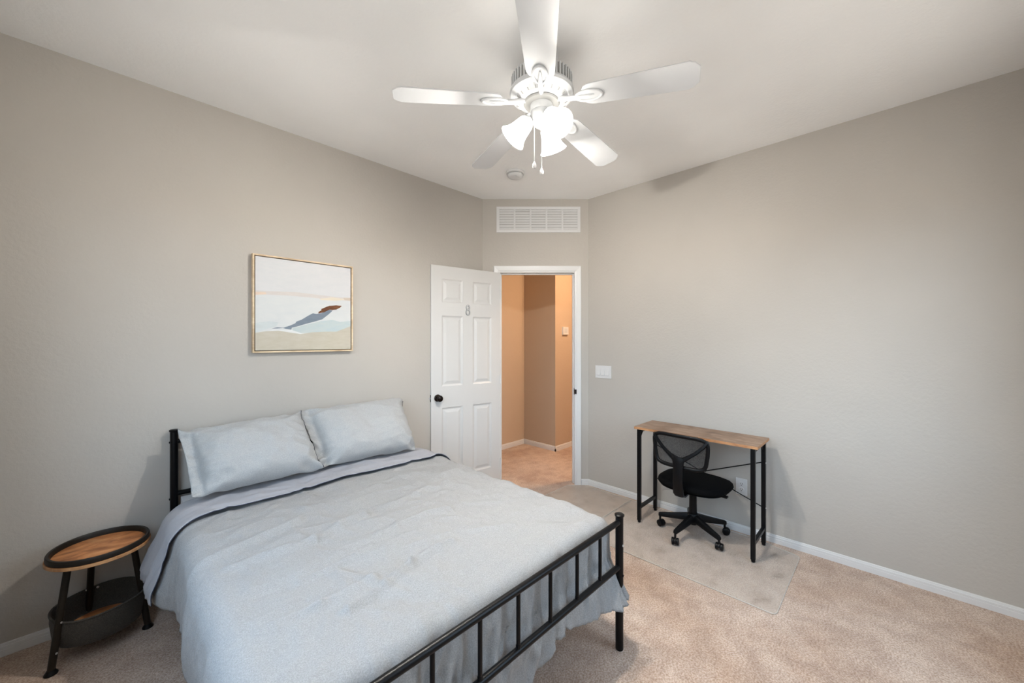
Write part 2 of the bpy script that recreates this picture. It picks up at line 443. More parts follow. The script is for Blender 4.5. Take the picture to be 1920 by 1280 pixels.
# house number 8 on the leaf
def ring8():
    b = BM()
    def loop(cz, rx_, rz_):
        pts = [(0.352 + rx_ * cos(t * 2 * pi / 28), 0.0025, cz + rz_ * sin(t * 2 * pi / 28)) for t in range(28)]
        sweep(b, pts, 1.0, prof=[(-0.0055, -0.0025), (0.0055, -0.0025), (0.0055, 0.0025), (-0.0055, 0.0025)], closed=True)
    loop(1.680, 0.0155, 0.0185); loop(1.637, 0.018, 0.0225)
    return b
o = obj('door_number', ring8(), M('silver_number', srgb(196, 198, 200), 0.35, 0.0).m, leaf, smooth=True); o['label'] = 'silver outlined numeral 8'
b = BM()
for cz, rx_, rz_ in ((1.680, 0.0215, 0.0245), (1.637, 0.024, 0.0285), (1.680, 0.0095, 0.0125), (1.637, 0.012, 0.0165)):
    sweep(b, [(0.352 + rx_ * cos(t * 2 * pi / 28), 0.0015, cz + rz_ * sin(t * 2 * pi / 28)) for t in range(28)], 0.0012, 6, closed=True)
obj('number_edge', b, M('number_edge_grey', srgb(120, 122, 122), 0.4, 0.3).m, o)

# baseboards with two grooves
def baseboard(name, p0, p1, mat=None, h=0.054):
    """p0 to p1 along the wall foot; the room is on the left-hand side"""
    P0, P1 = Vector((*p0, 0)), Vector((*p1, 0)); d = (P1 - P0).normalized(); n = Vector((-d.y, d.x, 0))
    prof = [(0, 0), (0.013, 0), (0.013, h * 0.52), (0.011, h * 0.55), (0.011, h * 0.60), (0.012, h * 0.62), (0.012, h * 0.78), (0.009, h * 0.82), (0.009, h * 0.86), (0.008, h * 0.97), (0.006, h), (0, h)]
    b = BM()
    A = [b.verts.new(P0 + n * o + Vector((0, 0, z))) for o, z in prof]; B = [b.verts.new(P1 + n * o + Vector((0, 0, z))) for o, z in prof]
    for i in range(len(prof)):
        j = (i + 1) % len(prof); b.faces.new((A[i], A[j], B[j], B[i]))
    b.faces.new(A[::-1]); b.faces.new(B)
    bmesh.ops.recalc_face_normals(b, faces=b.faces)
    return struct(name, b, mat or m_trim)
baseboard('baseboard_left', (cl[0] + 0.004, YL), (XL, YL))
baseboard('baseboard_right', (XR, YB), (XR, crn[1]))
baseboard('baseboard_corner', crn, C2W(JR + 0.065, D0))
baseboard('baseboard_corner', C2W(JL - 0.065, D0), cl)
baseboard('baseboard_back', (XL, YB), (XR, YB))
baseboard('baseboard_window_side', (XL, YL), (XL, YB))

# hall beyond the doorway
HX, HY0, HY1 = 3.800, 3.504, 2.976
struct('wall_hall_far', box(BM(), (2.0, HY0, 0), (HX, HY0 + T, ZC)), m_hall)
struct('wall_hall_return', box(BM(), (HX, HY1, 0), (HX + T, HY0 + T, ZC)), m_hall)
struct('wall_hall_side', box(BM(), (HX + T, HY1, 0), (5.5, HY1 + T, ZC)), m_hall)
struct('wall_hall_left', box(BM(), (1.9, YL + T, 0), (2.0, HY0 + T, ZC)), m_hall)
struct('wall_hall_end', box(BM(), (5.5, 0.9, 0), (5.6, HY1 + T, ZC)), m_hall)
struct('wall_hall_near', box(BM(), (XR + T, 0.9, 0), (5.5, 1.0, ZC)), m_hall)
baseboard('baseboard_hall', (HX - 0.0, HY0), (2.0, HY0), h=0.062)
baseboard('baseboard_hall', (HX, HY1 - 0.013), (HX, HY0), h=0.062)
baseboard('baseboard_hall', (5.5, HY1), (HX - 0.013, HY1), h=0.062)
t = thing('hall_ceiling_light', 'round flush ceiling lamp giving warm light in the hall beyond the doorway', 'ceiling lamp', (3.80, 1.95, ZC))
obj('lamp_base', lathe(BM(), [(0, 0), (0.15, 0), (0.15, -0.025), (0, -0.025)], 32), m_white, t, smooth=True)
obj('lamp_glass', lathe(BM(), [(0.14, -0.025), (0.135, -0.05), (0.10, -0.075), (0.05, -0.088), (0, -0.09)], 32), m_hlamp, t, smooth=True)
t = thing('thermostat', 'small white square thermostat on the tan hall wall seen through the doorway', 'thermostat', (3.992, HY1, 1.506))
obj('case', box(BM(), (-0.055, -0.022, -0.05), (0.055, 0, 0.05)), m_white, t, bevel=0.004)
o = obj('screen', box(BM(), (-0.030, -0.0235, -0.028), (0.030, -0.0222, 0.030)), M('thermostat_screen', srgb(205, 210, 215), 0.2).m, t)

# return-air vent over the door: five columns of louvres
t = thing('air_vent', 'white louvred return air grille above the doorway', 'vent', (co[0], co[1], 2.543), CR)
VX0, VX1, VH = -0.1486, 0.656, 0.123
b = BM()
mar, div = 0.028, 0.016
ncol = 5; cw = (VX1 - VX0 - 2 * mar - (ncol - 1) * div) / ncol
for (x0, z0, x1, z1) in ((VX0, VH - 0.026, VX1, VH), (VX0, -VH, VX1, -VH + 0.026), (VX0, -VH + 0.026, VX0 + mar, VH - 0.026), (VX1 - mar, -VH + 0.026, VX1, VH - 0.026)):
    box(b, (x0, -0.010, z0), (x1, 0, z1))
obj('grille_frame', b, m_white, t)
obj('backing', box(BM(), (VX0 + 0.01, -0.0012, -VH + 0.01), (VX1 - 0.01, -0.0004, VH - 0.01)), m_vgap, t)
for i in range(ncol - 1):
    x0 = VX0 + mar + (i + 1) * cw + i * div
    obj('divider', box(BM(), (x0, -0.008, -VH + 0.026), (x0 + div, -0.001, VH - 0.026)), m_white, t)
lv = BM(); nl = 8; ph = (2 * VH - 0.052) / nl
for s in (0,):
    a = [(-0.001, ph * 0.46), (-0.003, ph * 0.48), (-0.0095, -ph * 0.30), (-0.0095, -ph * 0.42), (-0.0075, -ph * 0.42), (-0.001, ph * 0.30)]
    A = [lv.verts.new((0, y, z)) for y, z in a]; B = [lv.verts.new((cw, y, z)) for y, z in a]
    for i in range(len(a)):
        j = (i + 1) % len(a); lv.faces.new((A[i], A[j], B[j], B[i]))
    lv.faces.new(A[::-1]); lv.faces.new(B); bmesh.ops.recalc_face_normals(lv, faces=lv.faces)
lme = None
for i in range(ncol):
    for j in range(nl):
        loc = (VX0 + mar + i * (cw + div), 0, -VH + 0.026 + (j + 0.5) * ph)
        if lme is None:
            o = obj('louvre', lv, m_white, t); lme = o.data
        else: o = link(bpy.data.objects.new('louvre', lme), t)
        o.location = loc
        if i == 1 and j == nl - 1: o.rotation_euler = (R(-14), 0, 0)

# switch, outlet, smoke detector
t = thing('light_switch', 'white three-gang rocker light switch on the grey wall right of the doorway', 'light switch', (XR, 1.898, 1.092))
obj('cover_plate', box(BM(), (-0.006, -0.0825, -0.0575), (0, 0.0825, 0.0575)), m_white, t, bevel=0.002)
for y in (-0.046, 0, 0.046):
    b = BM(); box(b, (-0.0075, y - 0.0185, -0.036), (-0.005, y + 0.0185, 0.036)); obj('rocker_frame', b, m_trim, t)
    b = BM()
    v = [b.verts.new(p) for p in ((-0.0075, y - 0.016, -0.033), (-0.0075, y + 0.016, -0.033), (-0.0135, y + 0.016, -0.031), (-0.0135, y - 0.016, -0.031), (-0.0075, y - 0.016, 0.033), (-0.0075, y + 0.016, 0.033), (-0.0085, y + 0.016, 0.033), (-0.0085, y - 0.016, 0.033))]
    for f in ((0, 1, 2, 3), (4, 7, 6, 5), (0, 4, 5, 1), (3, 2, 6, 7), (1, 5, 6, 2), (0, 3, 7, 4)): b.faces.new([v[i] for i in f])
    bmesh.ops.recalc_face_normals(b, faces=b.faces); obj('rocker', b, m_white, t)
t = thing('power_outlet', 'white double power outlet low on the grey wall behind the desk', 'outlet', (XR, 0.762, 0.330))
obj('cover_plate', box(BM(), (-0.006, -0.036, -0.058), (0, 0.036, 0.058)), m_white, t, bevel=0.002)
for z in (-0.020, 0.020):
    s = obj('socket', lathe(BM(), [(0, 0.0085), (0.0165, 0.0085), (0.0175, 0.007), (0.0175, 0)], 24, (0, 0, z), rotm('Y', R(-90))), m_trim, t)
    for y, zz, hh in ((-0.006, 0.003, 0.005), (0.006, 0.003, 0.004), (0, -0.008, 0.0025)):
        obj('slot', box(BM(), (-0.0091, y - 0.0014 - (0.001 if zz < 0 else 0), z + zz - hh), (-0.0084, y + 0.0014 + (0.001 if zz < 0 else 0), z + zz + hh)), m_slot, s)
t = thing('smoke_detector', 'white round smoke detector on the ceiling near the doorway', 'smoke detector', (2.225, 2.15, ZC))
obj('base_plate', lathe(BM(), [(0, 0), (0.072, 0), (0.074, -0.004), (0.074, -0.014), (0.070, -0.018), (0, -0.018)], 40), m_white, t, smooth=True)
obj('body', lathe(BM(), [(0, -0.017), (0.063, -0.017), (0.064, -0.022), (0.062, -0.034), (0.054, -0.042), (0.03, -0.045), (0, -0.045)], 40), m_white, t, smooth=True)
obj('vent_ring', lathe(BM(), [(0.0645, -0.021), (0.0655, -0.022), (0.0655, -0.024), (0.0645, -0.025)], 40), m_fang, t)
obj('test_button', lathe(BM(), [(0.012, -0.044), (0.012, -0.048), (0, -0.049)], 20, (-0.018, -0.02, 0)), m_white, t, smooth=True)

# ------------------------------------------------------------------ picture
t = thing('framed_picture', 'square abstract landscape canvas in a pale wood frame on the wall above the bed', 'picture', (0.863, YL, 1.6135))
hw, hh, dp = 0.305, 0.3025, 0.036
def rim(bm, w, h_, th, y0, y1):
    for a in ((-w, -h_, w, -h_ + th), (-w, h_ - th, w, h_), (-w, -h_ + th, -w + th, h_ - th), (w - th, -h_ + th, w, h_ - th)):
        box(bm, (a[0], y0, a[1]), (a[2], y1, a[3]))
    return bm
obj('frame', rim(BM(), hw, hh, 0.009, -dp, -0.003), m_frame, t)
obj('frame_back', box(BM(), (-hw + 0.009, -0.010, -hh + 0.009), (hw - 0.009, -0.004, hh - 0.009)), m_framei, t)
cw_, ch_ = 0.290, 0.2885
cv = obj('canvas', box(BM(), (-cw_, -0.030, -ch_), (cw_, -0.012, ch_)), [paint('painted_white_sky', srgb(222, 221, 222), srgb(216, 217, 219))], t)
def flat(name, pts, mat, lvl):
    """flat painted shape on the canvas; points in wall coordinates (X, Z)"""
    b = BM(); y = -0.030 - 0.00025 * lvl
    vs = [b.verts.new((max(-cw_, min(cw_, x - 0.863 + 0.010)), y, max(-ch_, min(ch_, z - 1.6135 + 0.003)))) for x, z in pts]
    f = b.faces.new(vs); f.normal_update()
    if f.normal.y > 0: f.normal_flip()
    bmesh.ops.triangulate(b, faces=[f])
    b.normal_update()
    return obj(name, b, mat, cv)
def smoothline(pts, n=4):
    out = []
    for i in range(len(pts)):
        p0, p1, p2, p3 = pts[i - 1], pts[i], pts[(i + 1) % len(pts)], pts[(i + 2) % len(pts)]
        for k in range(n):
            s = k / n
            out.append(tuple(0.5 * ((2 * p1[c]) + (-p0[c] + p2[c]) * s + (2 * p0[c] - 5 * p1[c] + 4 * p2[c] - p3[c]) * s * s + (-p0[c] + 3 * p1[c] - 3 * p2[c] + p3[c]) * s ** 3) for c in (0, 1)))
    return out
flat('painted_field', [(0.55, 1.30), (1.17, 1.30), (1.17, 1.675), (1.05, 1.662), (0.9, 1.668), (0.7, 1.668), (0.55, 1.662)], paint('painted_pale_field', srgb(216, 219, 220), srgb(222, 223, 222)), 1)
flat('painted_band', [(0.55, 1.689), (0.622, 1.69), (0.79, 1.698), (0.912, 1.692), (1.043, 1.686), (1.17, 1.687), (1.17, 1.667), (1.077, 1.666), (0.976, 1.665), (0.881, 1.670), (0.732, 1.672), (0.622, 1.668), (0.55, 1.664)], paint('painted_pink_grey', srgb(214, 206, 203), srgb(221, 214, 209)), 2)
flat('painted_band', [(0.55, 1.68), (0.617, 1.682), (0.622, 1.67), (0.55, 1.661)], paint('painted_peach', srgb(226, 205, 186)), 3)
flat('painted_band', [(0.931, 1.665), (1.016, 1.682), (1.084, 1.677), (1.17, 1.681), (1.17, 1.668), (1.09, 1.668), (1.043, 1.660), (0.944, 1.658)], paint('painted_cream', srgb(226, 216, 198)), 3)
flat('painted_band', [(1.09, 1.684), (1.17, 1.688), (1.17, 1.666), (1.10, 1.668)], paint('painted_taupe', srgb(206, 192, 178)), 4)
flat('painted_wash', [(0.55, 1.49), (0.638, 1.503), (0.687, 1.497), (0.676, 1.472), (0.638, 1.459), (0.57, 1.434), (0.55, 1.43)], paint('painted_blue_white', srgb(206, 213, 214)), 2)
flat('painted_shore', [(0.60, 1.43), (0.66, 1.452), (0.80, 1.452), (0.86, 1.447), (0.86, 1.42), (0.60, 1.42)], paint('painted_foam_white', srgb(226, 227, 227)), 2)
flat('painted_water', [(0.767, 1.462), (0.85, 1.487), (0.944, 1.514), (1.016, 1.526), (1.07, 1.513), (1.17, 1.522), (1.17, 1.45), (1.009, 1.435), (0.887, 1.436), (0.82, 1.431), (0.767, 1.449)], paint('painted_pale_blue', srgb(192, 207, 211), srgb(204, 212, 210)), 3)
flat('painted_sand', [(0.55, 1.43), (0.622, 1.441), (0.687, 1.445), (0.744, 1.436), (0.814, 1.425), (0.887, 1.438), (0.976, 1.443), (1.043, 1.444), (1.098, 1.466), (1.17, 1.485), (1.17, 1.30), (0.55, 1.30)], paint('painted_sand_beige', srgb(198, 190, 172), srgb(206, 199, 185)), 4)
flat('painted_shape', [(0.649, 1.458), (0.679, 1.466), (0.715, 1.464), (0.755, 1.48), (0.784, 1.495), (0.79, 1.506), (0.82, 1.519), (0.856, 1.544), (0.89, 1.565), (0.912, 1.562), (0.944, 1.568), (0.996, 1.595), (1.019, 1.59), (0.989, 1.56), (0.95, 1.527), (0.899, 1.509), (0.85, 1.494), (0.79, 1.473), (0.764, 1.466), (0.76, 1.453), (0.732, 1.457), (0.712, 1.462), (0.682, 1.459)], paint('painted_slate_blue', srgb(122, 134, 148), srgb(134, 144, 156)), 5)
flat('painted_shape', [(0.925, 1.565), (0.926, 1.576), (0.944, 1.588), (0.944, 1.597), (0.976, 1.613), (0.996, 1.622), (1.043, 1.628), (1.081, 1.627), (1.07, 1.614), (1.043, 1.598), (1.016, 1.594), (0.996, 1.595), (0.963, 1.576)], paint('painted_rust_brown', srgb(92, 52, 28), srgb(128, 84, 54)), 6)

# ------------------------------------------------------------------ ceiling fan
fx, fy = 1.374, 1.157
fan = thing('ceiling_fan', 'white five blade ceiling fan with three lit bell shades', 'ceiling fan', (fx, fy, 0))
obj('canopy', lathe(BM(), [(0, ZC), (0.074, ZC), (0.074, ZC - 0.10), (0.066, ZC - 0.126), (0, ZC - 0.126)], 40), m_fan, fan, smooth=True)
obj('motor_housing', lathe(BM(), [(0, 2.615), (0.118, 2.613), (0.130, 2.608), (0.136, 2.602), (0.1365, 2.548), (0.147, 2.544), (0.149, 2.535), (0.145, 2.524), (0.128, 2.514), (0.122, 2.516), (0.106, 2.506), (0.102, 2.500), (0.080, 2.494), (0.066, 2.486), (0, 2.486)], 56), m_fan, fan, smooth=True, ang=30)
vr = obj('vent_band', lathe(BM(), [(0.1368, 2.600), (0.1368, 2.549)], 56), m_fang, fan)
rb = BM(); box(rb, (0.1360, -0.0036, 2.547), (0.1420, 0.0036, 2.603)); rme = None
for k in range(48):
    if rme is None: o = obj('rib', rb, m_fan, vr); rme = o.data
    else: o = link(bpy.data.objects.new('rib', rme), vr)
    o.rotation_euler = (0, 0, 2 * pi * k / 48)
b = BM(); box(b, (0.118, -0.0018, -0.0012), (0.132, 0.0018, 0.0012)); sme = None
for k in range(20):
    a = 2 * pi * (k + 0.5) / 20
    if sme is None: o = obj('vent_slot', b, m_fang, fan); sme = o.data
    else: o = link(bpy.data.objects.new('vent_slot', sme), fan)
    o.rotation_euler = (0, R(-32), a); o.location = (0.010 * cos(a), 0.010 * sin(a), 2.4335)
obj('flywheel', lathe(BM(), [(0.080, 2.495), (0.084, 2.490), (0.080, 2.484), (0.060, 2.482), (0, 2.482)], 40), m_fang, fan, smooth=True)
obj('switch_housing', lathe(BM(), [(0.052, 2.484), (0.053, 2.456), (0.050, 2.450), (0.052, 2.446), (0.048, 2.420), (0.040, 2.396), (0.026, 2.384), (0, 2.381)], 40), m_fan, fan, smooth=True)
obj('finial', lathe(BM(), [(0.012, 2.383), (0.013, 2.376), (0.008, 2.370), (0, 2.368)], 20), m_fan, fan, smooth=True)
ZB = 2.497
def blade_mesh():
    b = BM(); out = []
    L0, L1 = 0.185, 0.668
    prof = []
    for i in range(25):
        s = i / 24; x = L0 + (L1 - L0) * s
        w = 0.059 + (0.073 - 0.059) * s
        if s < 0.12: w *= sqrt(max(0.0, 1 - ((0.12 - s) / 0.12) ** 2)) * 0.75 + 0.25
        if s > 0.93: w -= 0.034 * ((s - 0.93) / 0.07) ** 1.3
        prof.append((x, w))
    top = [(x, w) for x, w in prof] + [(x, -w) for x, w in prof[::-1]]
    lo = [b.verts.new((x, y, -0.003)) for x, y in top]; hi = [b.verts.new((x, y, 0.003)) for x, y in top]
    n = len(top)
    b.faces.new(hi[::-1]); b.faces.new(lo)
    for i in range(n): b.faces.new((lo[i], lo[(i + 1) % n], hi[(i + 1) % n], hi[i]))
    bmesh.ops.recalc_face_normals(b, faces=b.faces)
    return b
def iron_mesh():
    b = BM()
    # neck from the motor to the oval medallion under the blade
    sweep(b, [(0.070, 0, 0.004), (0.100, 0, 0.002), (0.130, 0, -0.004), (0.160, 0, -0.006), (0.200, 0, -0.008)], [0.011, 0.0115, 0.012, 0.012, 0.008], 12)
    N = 36
    for (ax, ay, r_) in ((0.058, 0.030, 0.0055),):
        sweep(b, [(0.222 + ax * cos(2 * pi * k / N), ay * sin(2 * pi * k / N), -0.007) for k in range(N)], r_, 8, closed=True)
    sweep(b, [(0.165, 0, -0.008), (0.215, 0, -0.009), (0.245, 0, -0.007)], [0.010, 0.008, 0.003], 10)
    # plate
    pl = [b.verts.new((0.222 + 0.058 * cos(2 * pi * k / N), 0.030 * sin(2 * pi * k / N), -0.0045)) for k in range(N)]
    b.faces.new(pl)
    return b
bme = ime = None
blen = 74.8
for k in range(5):
    a = R(blen + 72 * k)
    if bme is None:
        bo = obj('blade', blade_mesh(), m_fan, fan, bevel=0.0012); io = obj('blade_iron', iron_mesh(), m_fan, bo, smooth=True); bme, ime = bo.data, io.data
    else:
        bo = link(bpy.data.objects.new('blade', bme), fan); io = link(bpy.data.objects.new('blade_iron', ime), bo)
    bo.location = (0, 0, ZB)
    bo.matrix_basis = Matrix.Translation((0, 0, ZB)) @ Matrix.Rotation(a, 4, 'Z') @ Matrix.Rotation(R(4.4), 4, 'Y') @ Matrix.Rotation(R(-9), 4, 'X')
shade_prof = [(0.020, 0.000), (0.030, -0.004), (0.036, -0.014), (0.039, -0.030), (0.042, -0.050), (0.046, -0.070), (0.052, -0.088), (0.061, -0.103), (0.066, -0.110)]
inner = [(r - 0.003, z) for r, z in shade_prof[::-1]]
for az in (134.5, 14.5, -105.5):
    a = R(az)
    tilt = Matrix.Rotation(a, 3, 'Z') @ Matrix.Rotation(R(-42), 3, 'Y')
    neck = Vector((0.062 * cos(a), 0.062 * sin(a), 2.412))
    arm = BM(); sweep(arm, [(0.030 * cos(a), 0.030 * sin(a), 2.425), (0.050 * cos(a), 0.050 * sin(a), 2.428), tuple(neck)], [0.010, 0.010, 0.012], 12)
    ar = obj('lamp_arm', arm, m_fan, fan, smooth=True)
    obj('shade_holder', lathe(BM(), [(0, 0.014), (0.018, 0.012), (0.026, 0.004), (0.030, -0.010), (0.026, -0.012), (0, -0.012)], 28, neck, tilt), m_fan, ar, smooth=True)
    sh = obj('lamp_shade', lathe(BM(), shade_prof + inner, 40, neck, tilt), m_shade, fan, smooth=True)
    sh['label'] = 'glowing frosted glass bell shade'
    obj('light_bulb', lathe(BM(), [(0, -0.018), (0.012, -0.022), (0.013, -0.040), (0.024, -0.058), (0.027, -0.072), (0.022, -0.088), (0.010, -0.097), (0, -0.098)], 20, neck, tilt), m_bulb, sh, smooth=True)
def chain(lat, dep, z0, z1):
    x = lat * cos(CR) - dep * sin(CR); y = lat * sin(CR) + dep * cos(CR)
    b = BM(); sweep(b, [(x, y, z0), (x, y, z1)], 0.0016, 6)
    n = int((z0 - z1) / 0.008)
    for i in range(n): bmesh.ops.create_icosphere(b, subdivisions=1, radius=0.0024, matrix=Matrix.Translation((x, y, z0 - 0.008 * i)))
    o = obj('pull_chain', b, m_fan, fan)
    obj('pull_knob', lathe(BM(), [(0, 0.012), (0.003, 0.011), (0.008, 0.0), (0.010, -0.010), (0.006, -0.018), (0, -0.020)], 20, (x, y, z1)), m_white, o, smooth=True)
chain(-0.035, -0.025, 2.392, 2.197); chain(-0.002, -0.035, 2.375, 2.163)

# ------------------------------------------------------------------ floor mats
def floor_mat(name, label, pts, z0=0.003, th=0.0025):
    b = BM(); prism(b, pts, z0, z0 + th)
    ob = obj(name, b, m_mat, None); tag(ob, label, 'floor mat', 'clear vinyl chair mats')
    b = BM(); P = [(x, y, z0 + th * 0.5) for x, y in pts]; sweep(b, P, 0.0022, 6, closed=True)
    obj('mat_edge', b, m_matedge, ob)
    return ob
def rounded(pts, r=0.04, n=5):
    out = []
    N = len(pts)
    for i in range(N):
        p = Vector(pts[i]); a = (Vector(pts[i - 1]) - p).normalized(); c = (Vector(pts[(i + 1) % N]) - p).normalized()
        for k in range(n + 1):
            s = k / n
            out.append(tuple(p + a * r * (1 - s) ** 2 + c * r * s ** 2))
    return out
floor_mat('chair_mat', 'clear plastic chair mat on the carpet under the desk and chair', rounded([(2.31, 0.407), (3.040, 0.407), (3.062, 0.50), (3.075, 0.56), (3.100, 0.66), (3.10, 1.586), (2.31, 1.586)], 0.03))
floor_mat('chair_mat', 'clear plastic mat on the carpet in front of the doorway', [(2.31, 1.596), (3.10, 1.596), (3.10, 2.075), (2.985, 2.19), (2.31, 2.19)])

# ------------------------------------------------------------------ desk
dk = thing('desk', 'narrow desk with rustic brown top and black metal legs against the grey wall', 'desk', (2.90, 0.983, 0))
def loc(p): return (p[0] - 2.90, p[1] - 0.983, p[2])
b = BM(); box(b, loc((2.745, 0.578, 0.712)), loc((3.060, 1.390, 0.730)))
top = obj('desk_top', b, m_desk, dk, bevel=0.001)
b = BM()
for a, c in (((2.7442, 0.5775, 0.7128), (2.7455, 1.3905, 0.7292)), ((2.745, 0.5772, 0.7128), (3.060, 0.5785, 0.7292)), ((2.745, 1.3895, 0.7128), (3.060, 1.3908, 0.7292))): box(b, loc(a), loc(c))
obj('edge_banding', b, m_edge, top)
for y in (0.606, 1.357):
    for x in (2.762, 3.042):
        lg = obj('leg', bar(BM(), loc((x, y, 0.022)), loc((x, y, 0.711)), 0.025), m_black, dk, bevel=0.002)
        obj('foot', lathe(BM(), [(0.011, 0.024), (0.012, 0.010), (0.009, 0.0055), (0, 0.0055)], 14, loc((x, y, 0))), m_plastic, lg)
    obj('crossbar', bar(BM(), loc((2.775, y, 0.118)), loc((3.029, y, 0.118)), 0.020), m_black, dk)
    obj('top_bar', bar(BM(), loc((2.775, y, 0.699)), loc((3.029, y, 0.699)), 0.020), m_black, dk)
    s = 1 if y < 1 else -1
    for x, sx in ((2.775, 1), (3.029, -1)):
        b = BM(); yy = y - 0.0015
        v = [(x, yy, 0.689), (x + sx * 0.052, yy, 0.689), (x, yy, 0.632)]
        A = [b.verts.new(loc(p)) for p in v]; B = [b.verts.new(loc((p[0], p[1] + 0.003, p[2]))) for p in v]
        b.faces.new(A); b.faces.new(B[::-1])
        for i in range(3): b.faces.new((A[i], A[(i + 1) % 3], B[(i + 1) % 3], B[i]))
        bmesh.ops.recalc_face_normals(b, faces=b.faces); obj('corner_bracket', b, m_black, dk)
for z0, z1 in ((0.561, 0.263), (0.257, 0.540)):
    obj('brace_rod', sweep(BM(), [loc((3.054 if z0 > .5 else 3.047, 0.612, z0)), loc((3.054 if z0 > .5 else 3.047, 1.350, z1))], 0.0038, 8), m_black, dk)
    obj('bolt', lathe(BM(), [(0.005, 0), (0.004, 0.003), (0, 0.004)], 10, loc((3.042, 0.5935, z0)), rotm('X', R(90))), m_chrome, dk)

# ------------------------------------------------------------------ office chair
ch = thing('office_chair', 'black armless swivel chair with mesh back pushed under the desk', 'chair', (2.858, 0.999, 0), R(-3))
obj('base_hub', lathe(BM(), [(0, 0.082), (0.030, 0.082), (0.036, 0.095), (0.036, 0.150), (0.030, 0.158), (0.027, 0.160), (0, 0.160)], 28), m_plastic, ch, smooth=True)
obj('column_cover', lathe(BM(), [(0.0255, 0.155), (0.0265, 0.16), (0.024, 0.300), (0.0, 0.300)], 24), m_plastic, ch, smooth=True)
obj('gas_lift', lathe(BM(), [(0.013, 0.295), (0.013, 0.345), (0, 0.345)], 18), m_black, ch, smooth=True)
for k in range(5):
    a = R(170.4 + 3 + 72 * k)
    c, s = cos(a), sin(a)
    lgm = BM()
    rings = []
    for d_, zc, hw_, hh_ in ((0.028, 0.128, 0.021, 0.024), (0.08, 0.118, 0.019, 0.021), (0.15, 0.104, 0.016, 0.017), (0.205, 0.094, 0.0135, 0.0145), (0.228, 0.090, 0.012, 0.013), (0.236, 0.089, 0.008, 0.010)):
        ring = []
        for u, v in ((-1, -1), (-0.6, -1), (0.6, -1), (1, -1), (1, 0.3), (0.55, 1), (-0.55, 1), (-1, 0.3)):
            x, y = d_, u * hw_
            ring.append(lgm.verts.new((x * c - y * s, x * s + y * c, zc + v * hh_)))
        rings.append(ring)
    for A, B in zip(rings, rings[1:]):
        for i in range(8): lgm.faces.new((A[i], A[(i + 1) % 8], B[(i + 1) % 8], B[i]))
    lgm.faces.new(rings[0]); lgm.faces.new(rings[-1]); bmesh.ops.recalc_face_normals(lgm, faces=lgm.faces)
    lo_ = obj('base_arm', lgm, m_plastic, ch, smooth=True, ang=50)
    px, py = 0.226 * c, 0.226 * s
    wa = a + [0.5, 2.1, -0.6, 1.2, 2.6][k]
    cs = BM(); sweep(cs, [(px, py, 0.052), (px, py, 0.085)], 0.0075, 12)
    # hooded fork over the wheels
    oc, os_ = cos(wa), sin(wa)
    wx, wy = px + 0.010 * oc, py + 0.010 * os_
    N = 12
    hood = []
    for i in range(N + 1):
        t_ = R(-20) + R(200) * i / N
        for w_ in (-0.006, 0.006):
            hood.append(cs.verts.new((wx + 0.0255 * cos(t_) * oc - w_ * os_, wy + 0.0255 * cos(t_) * os_ + w_ * oc, 0.0295 + 0.0255 * sin(t_))))
    for i in range(N): cs.faces.new((hood[2 * i], hood[2 * i + 1], hood[2 * i + 3], hood[2 * i + 2]))
    cap = [hood[2 * i] for i in range(N + 1)]; cs.faces.new(cap)
    cap = [hood[2 * i + 1] for i in range(N + 1)]; cs.faces.new(cap)
    co_ = obj('caster', cs, m_plastic, ch)
    for w_ in (-0.015, 0.015):
        wm = BM(); M_ = Matrix.Rotation(wa, 3, 'Z') @ Matrix.Rotation(R(90), 3, 'X')
        lathe(wm, [(0, -0.0085), (0.019, -0.0085), (0.023, -0.006), (0.0235, 0), (0.023, 0.006), (0.019, 0.0085), (0, 0.0085)], 24, (wx - w_ * os_, wy + w_ * oc, 0.0295), M_)
        obj('wheel', wm, m_plastic, co_, smooth=True)
# seat cushion and shell
def cushion(bm, cx, cy, z0, z1, hx_, hy_, n=2.8, bulge=0.012, N=44):
    lay = [(0.90, z0), (0.97, z0 + 0.006), (1.0, (z0 * 0.6 + z1 * 0.4)), (0.985, z1 - 0.012), (0.94, z1 - 0.003), (0.82, z1 + bulge * 0.4), (0.55, z1 + bulge * 0.9), (0.25, z1 + bulge)]
    rings = []
    for s, z in lay:
        ring = []
        for k in range(N):
            t_ = 2 * pi * k / N; c, s_ = cos(t_), sin(t_)
            rr = (abs(c) ** n + abs(s_) ** n) ** (-1 / n)
            zz = z - (0.018 * max(0, (c * rr * s)) ** 3 if z > z0 + 0.01 else 0)
            ring.append(bm.verts.new((cx + hx_ * s * rr * c, cy + hy_ * s * rr * s_, zz)))
        rings.append(ring)
    for A, B in zip(rings, rings[1:]):
        for i in range(N): bm.faces.new((A[i], A[(i + 1) % N], B[(i + 1) % N], B[i]))
    bm.faces.new(rings[0][::-1]); bm.faces.new(rings[-1])
    return bm
obj('seat', cushion(BM(), 0.005, -0.010, 0.362, 0.408, 0.215, 0.232), m_seat, ch, smooth=True, ang=60)
obj('seat_shell', cushion(BM(), 0.005, -0.010, 0.348, 0.366, 0.200, 0.215, bulge=0), m_plastic, ch, smooth=True, ang=50)
b = BM(); box(b, (-0.09, -0.06, 0.330), (0.07, 0.06, 0.350)); obj('seat_plate', b, m_black, ch, bevel=0.003)
b = BM(); sweep(b, [(0.02, -0.05, 0.338), (0.02, -0.15, 0.336), (0.005, -0.205, 0.334)], [0.004, 0.004, 0.004], 8)
lo_ = obj('height_lever', b, m_black, ch)
b = BM(); box(b, (-0.012, -0.225, 0.328), (0.020, -0.190, 0.338)); obj('lever_paddle', b, m_plastic, lo_, bevel=0.003)
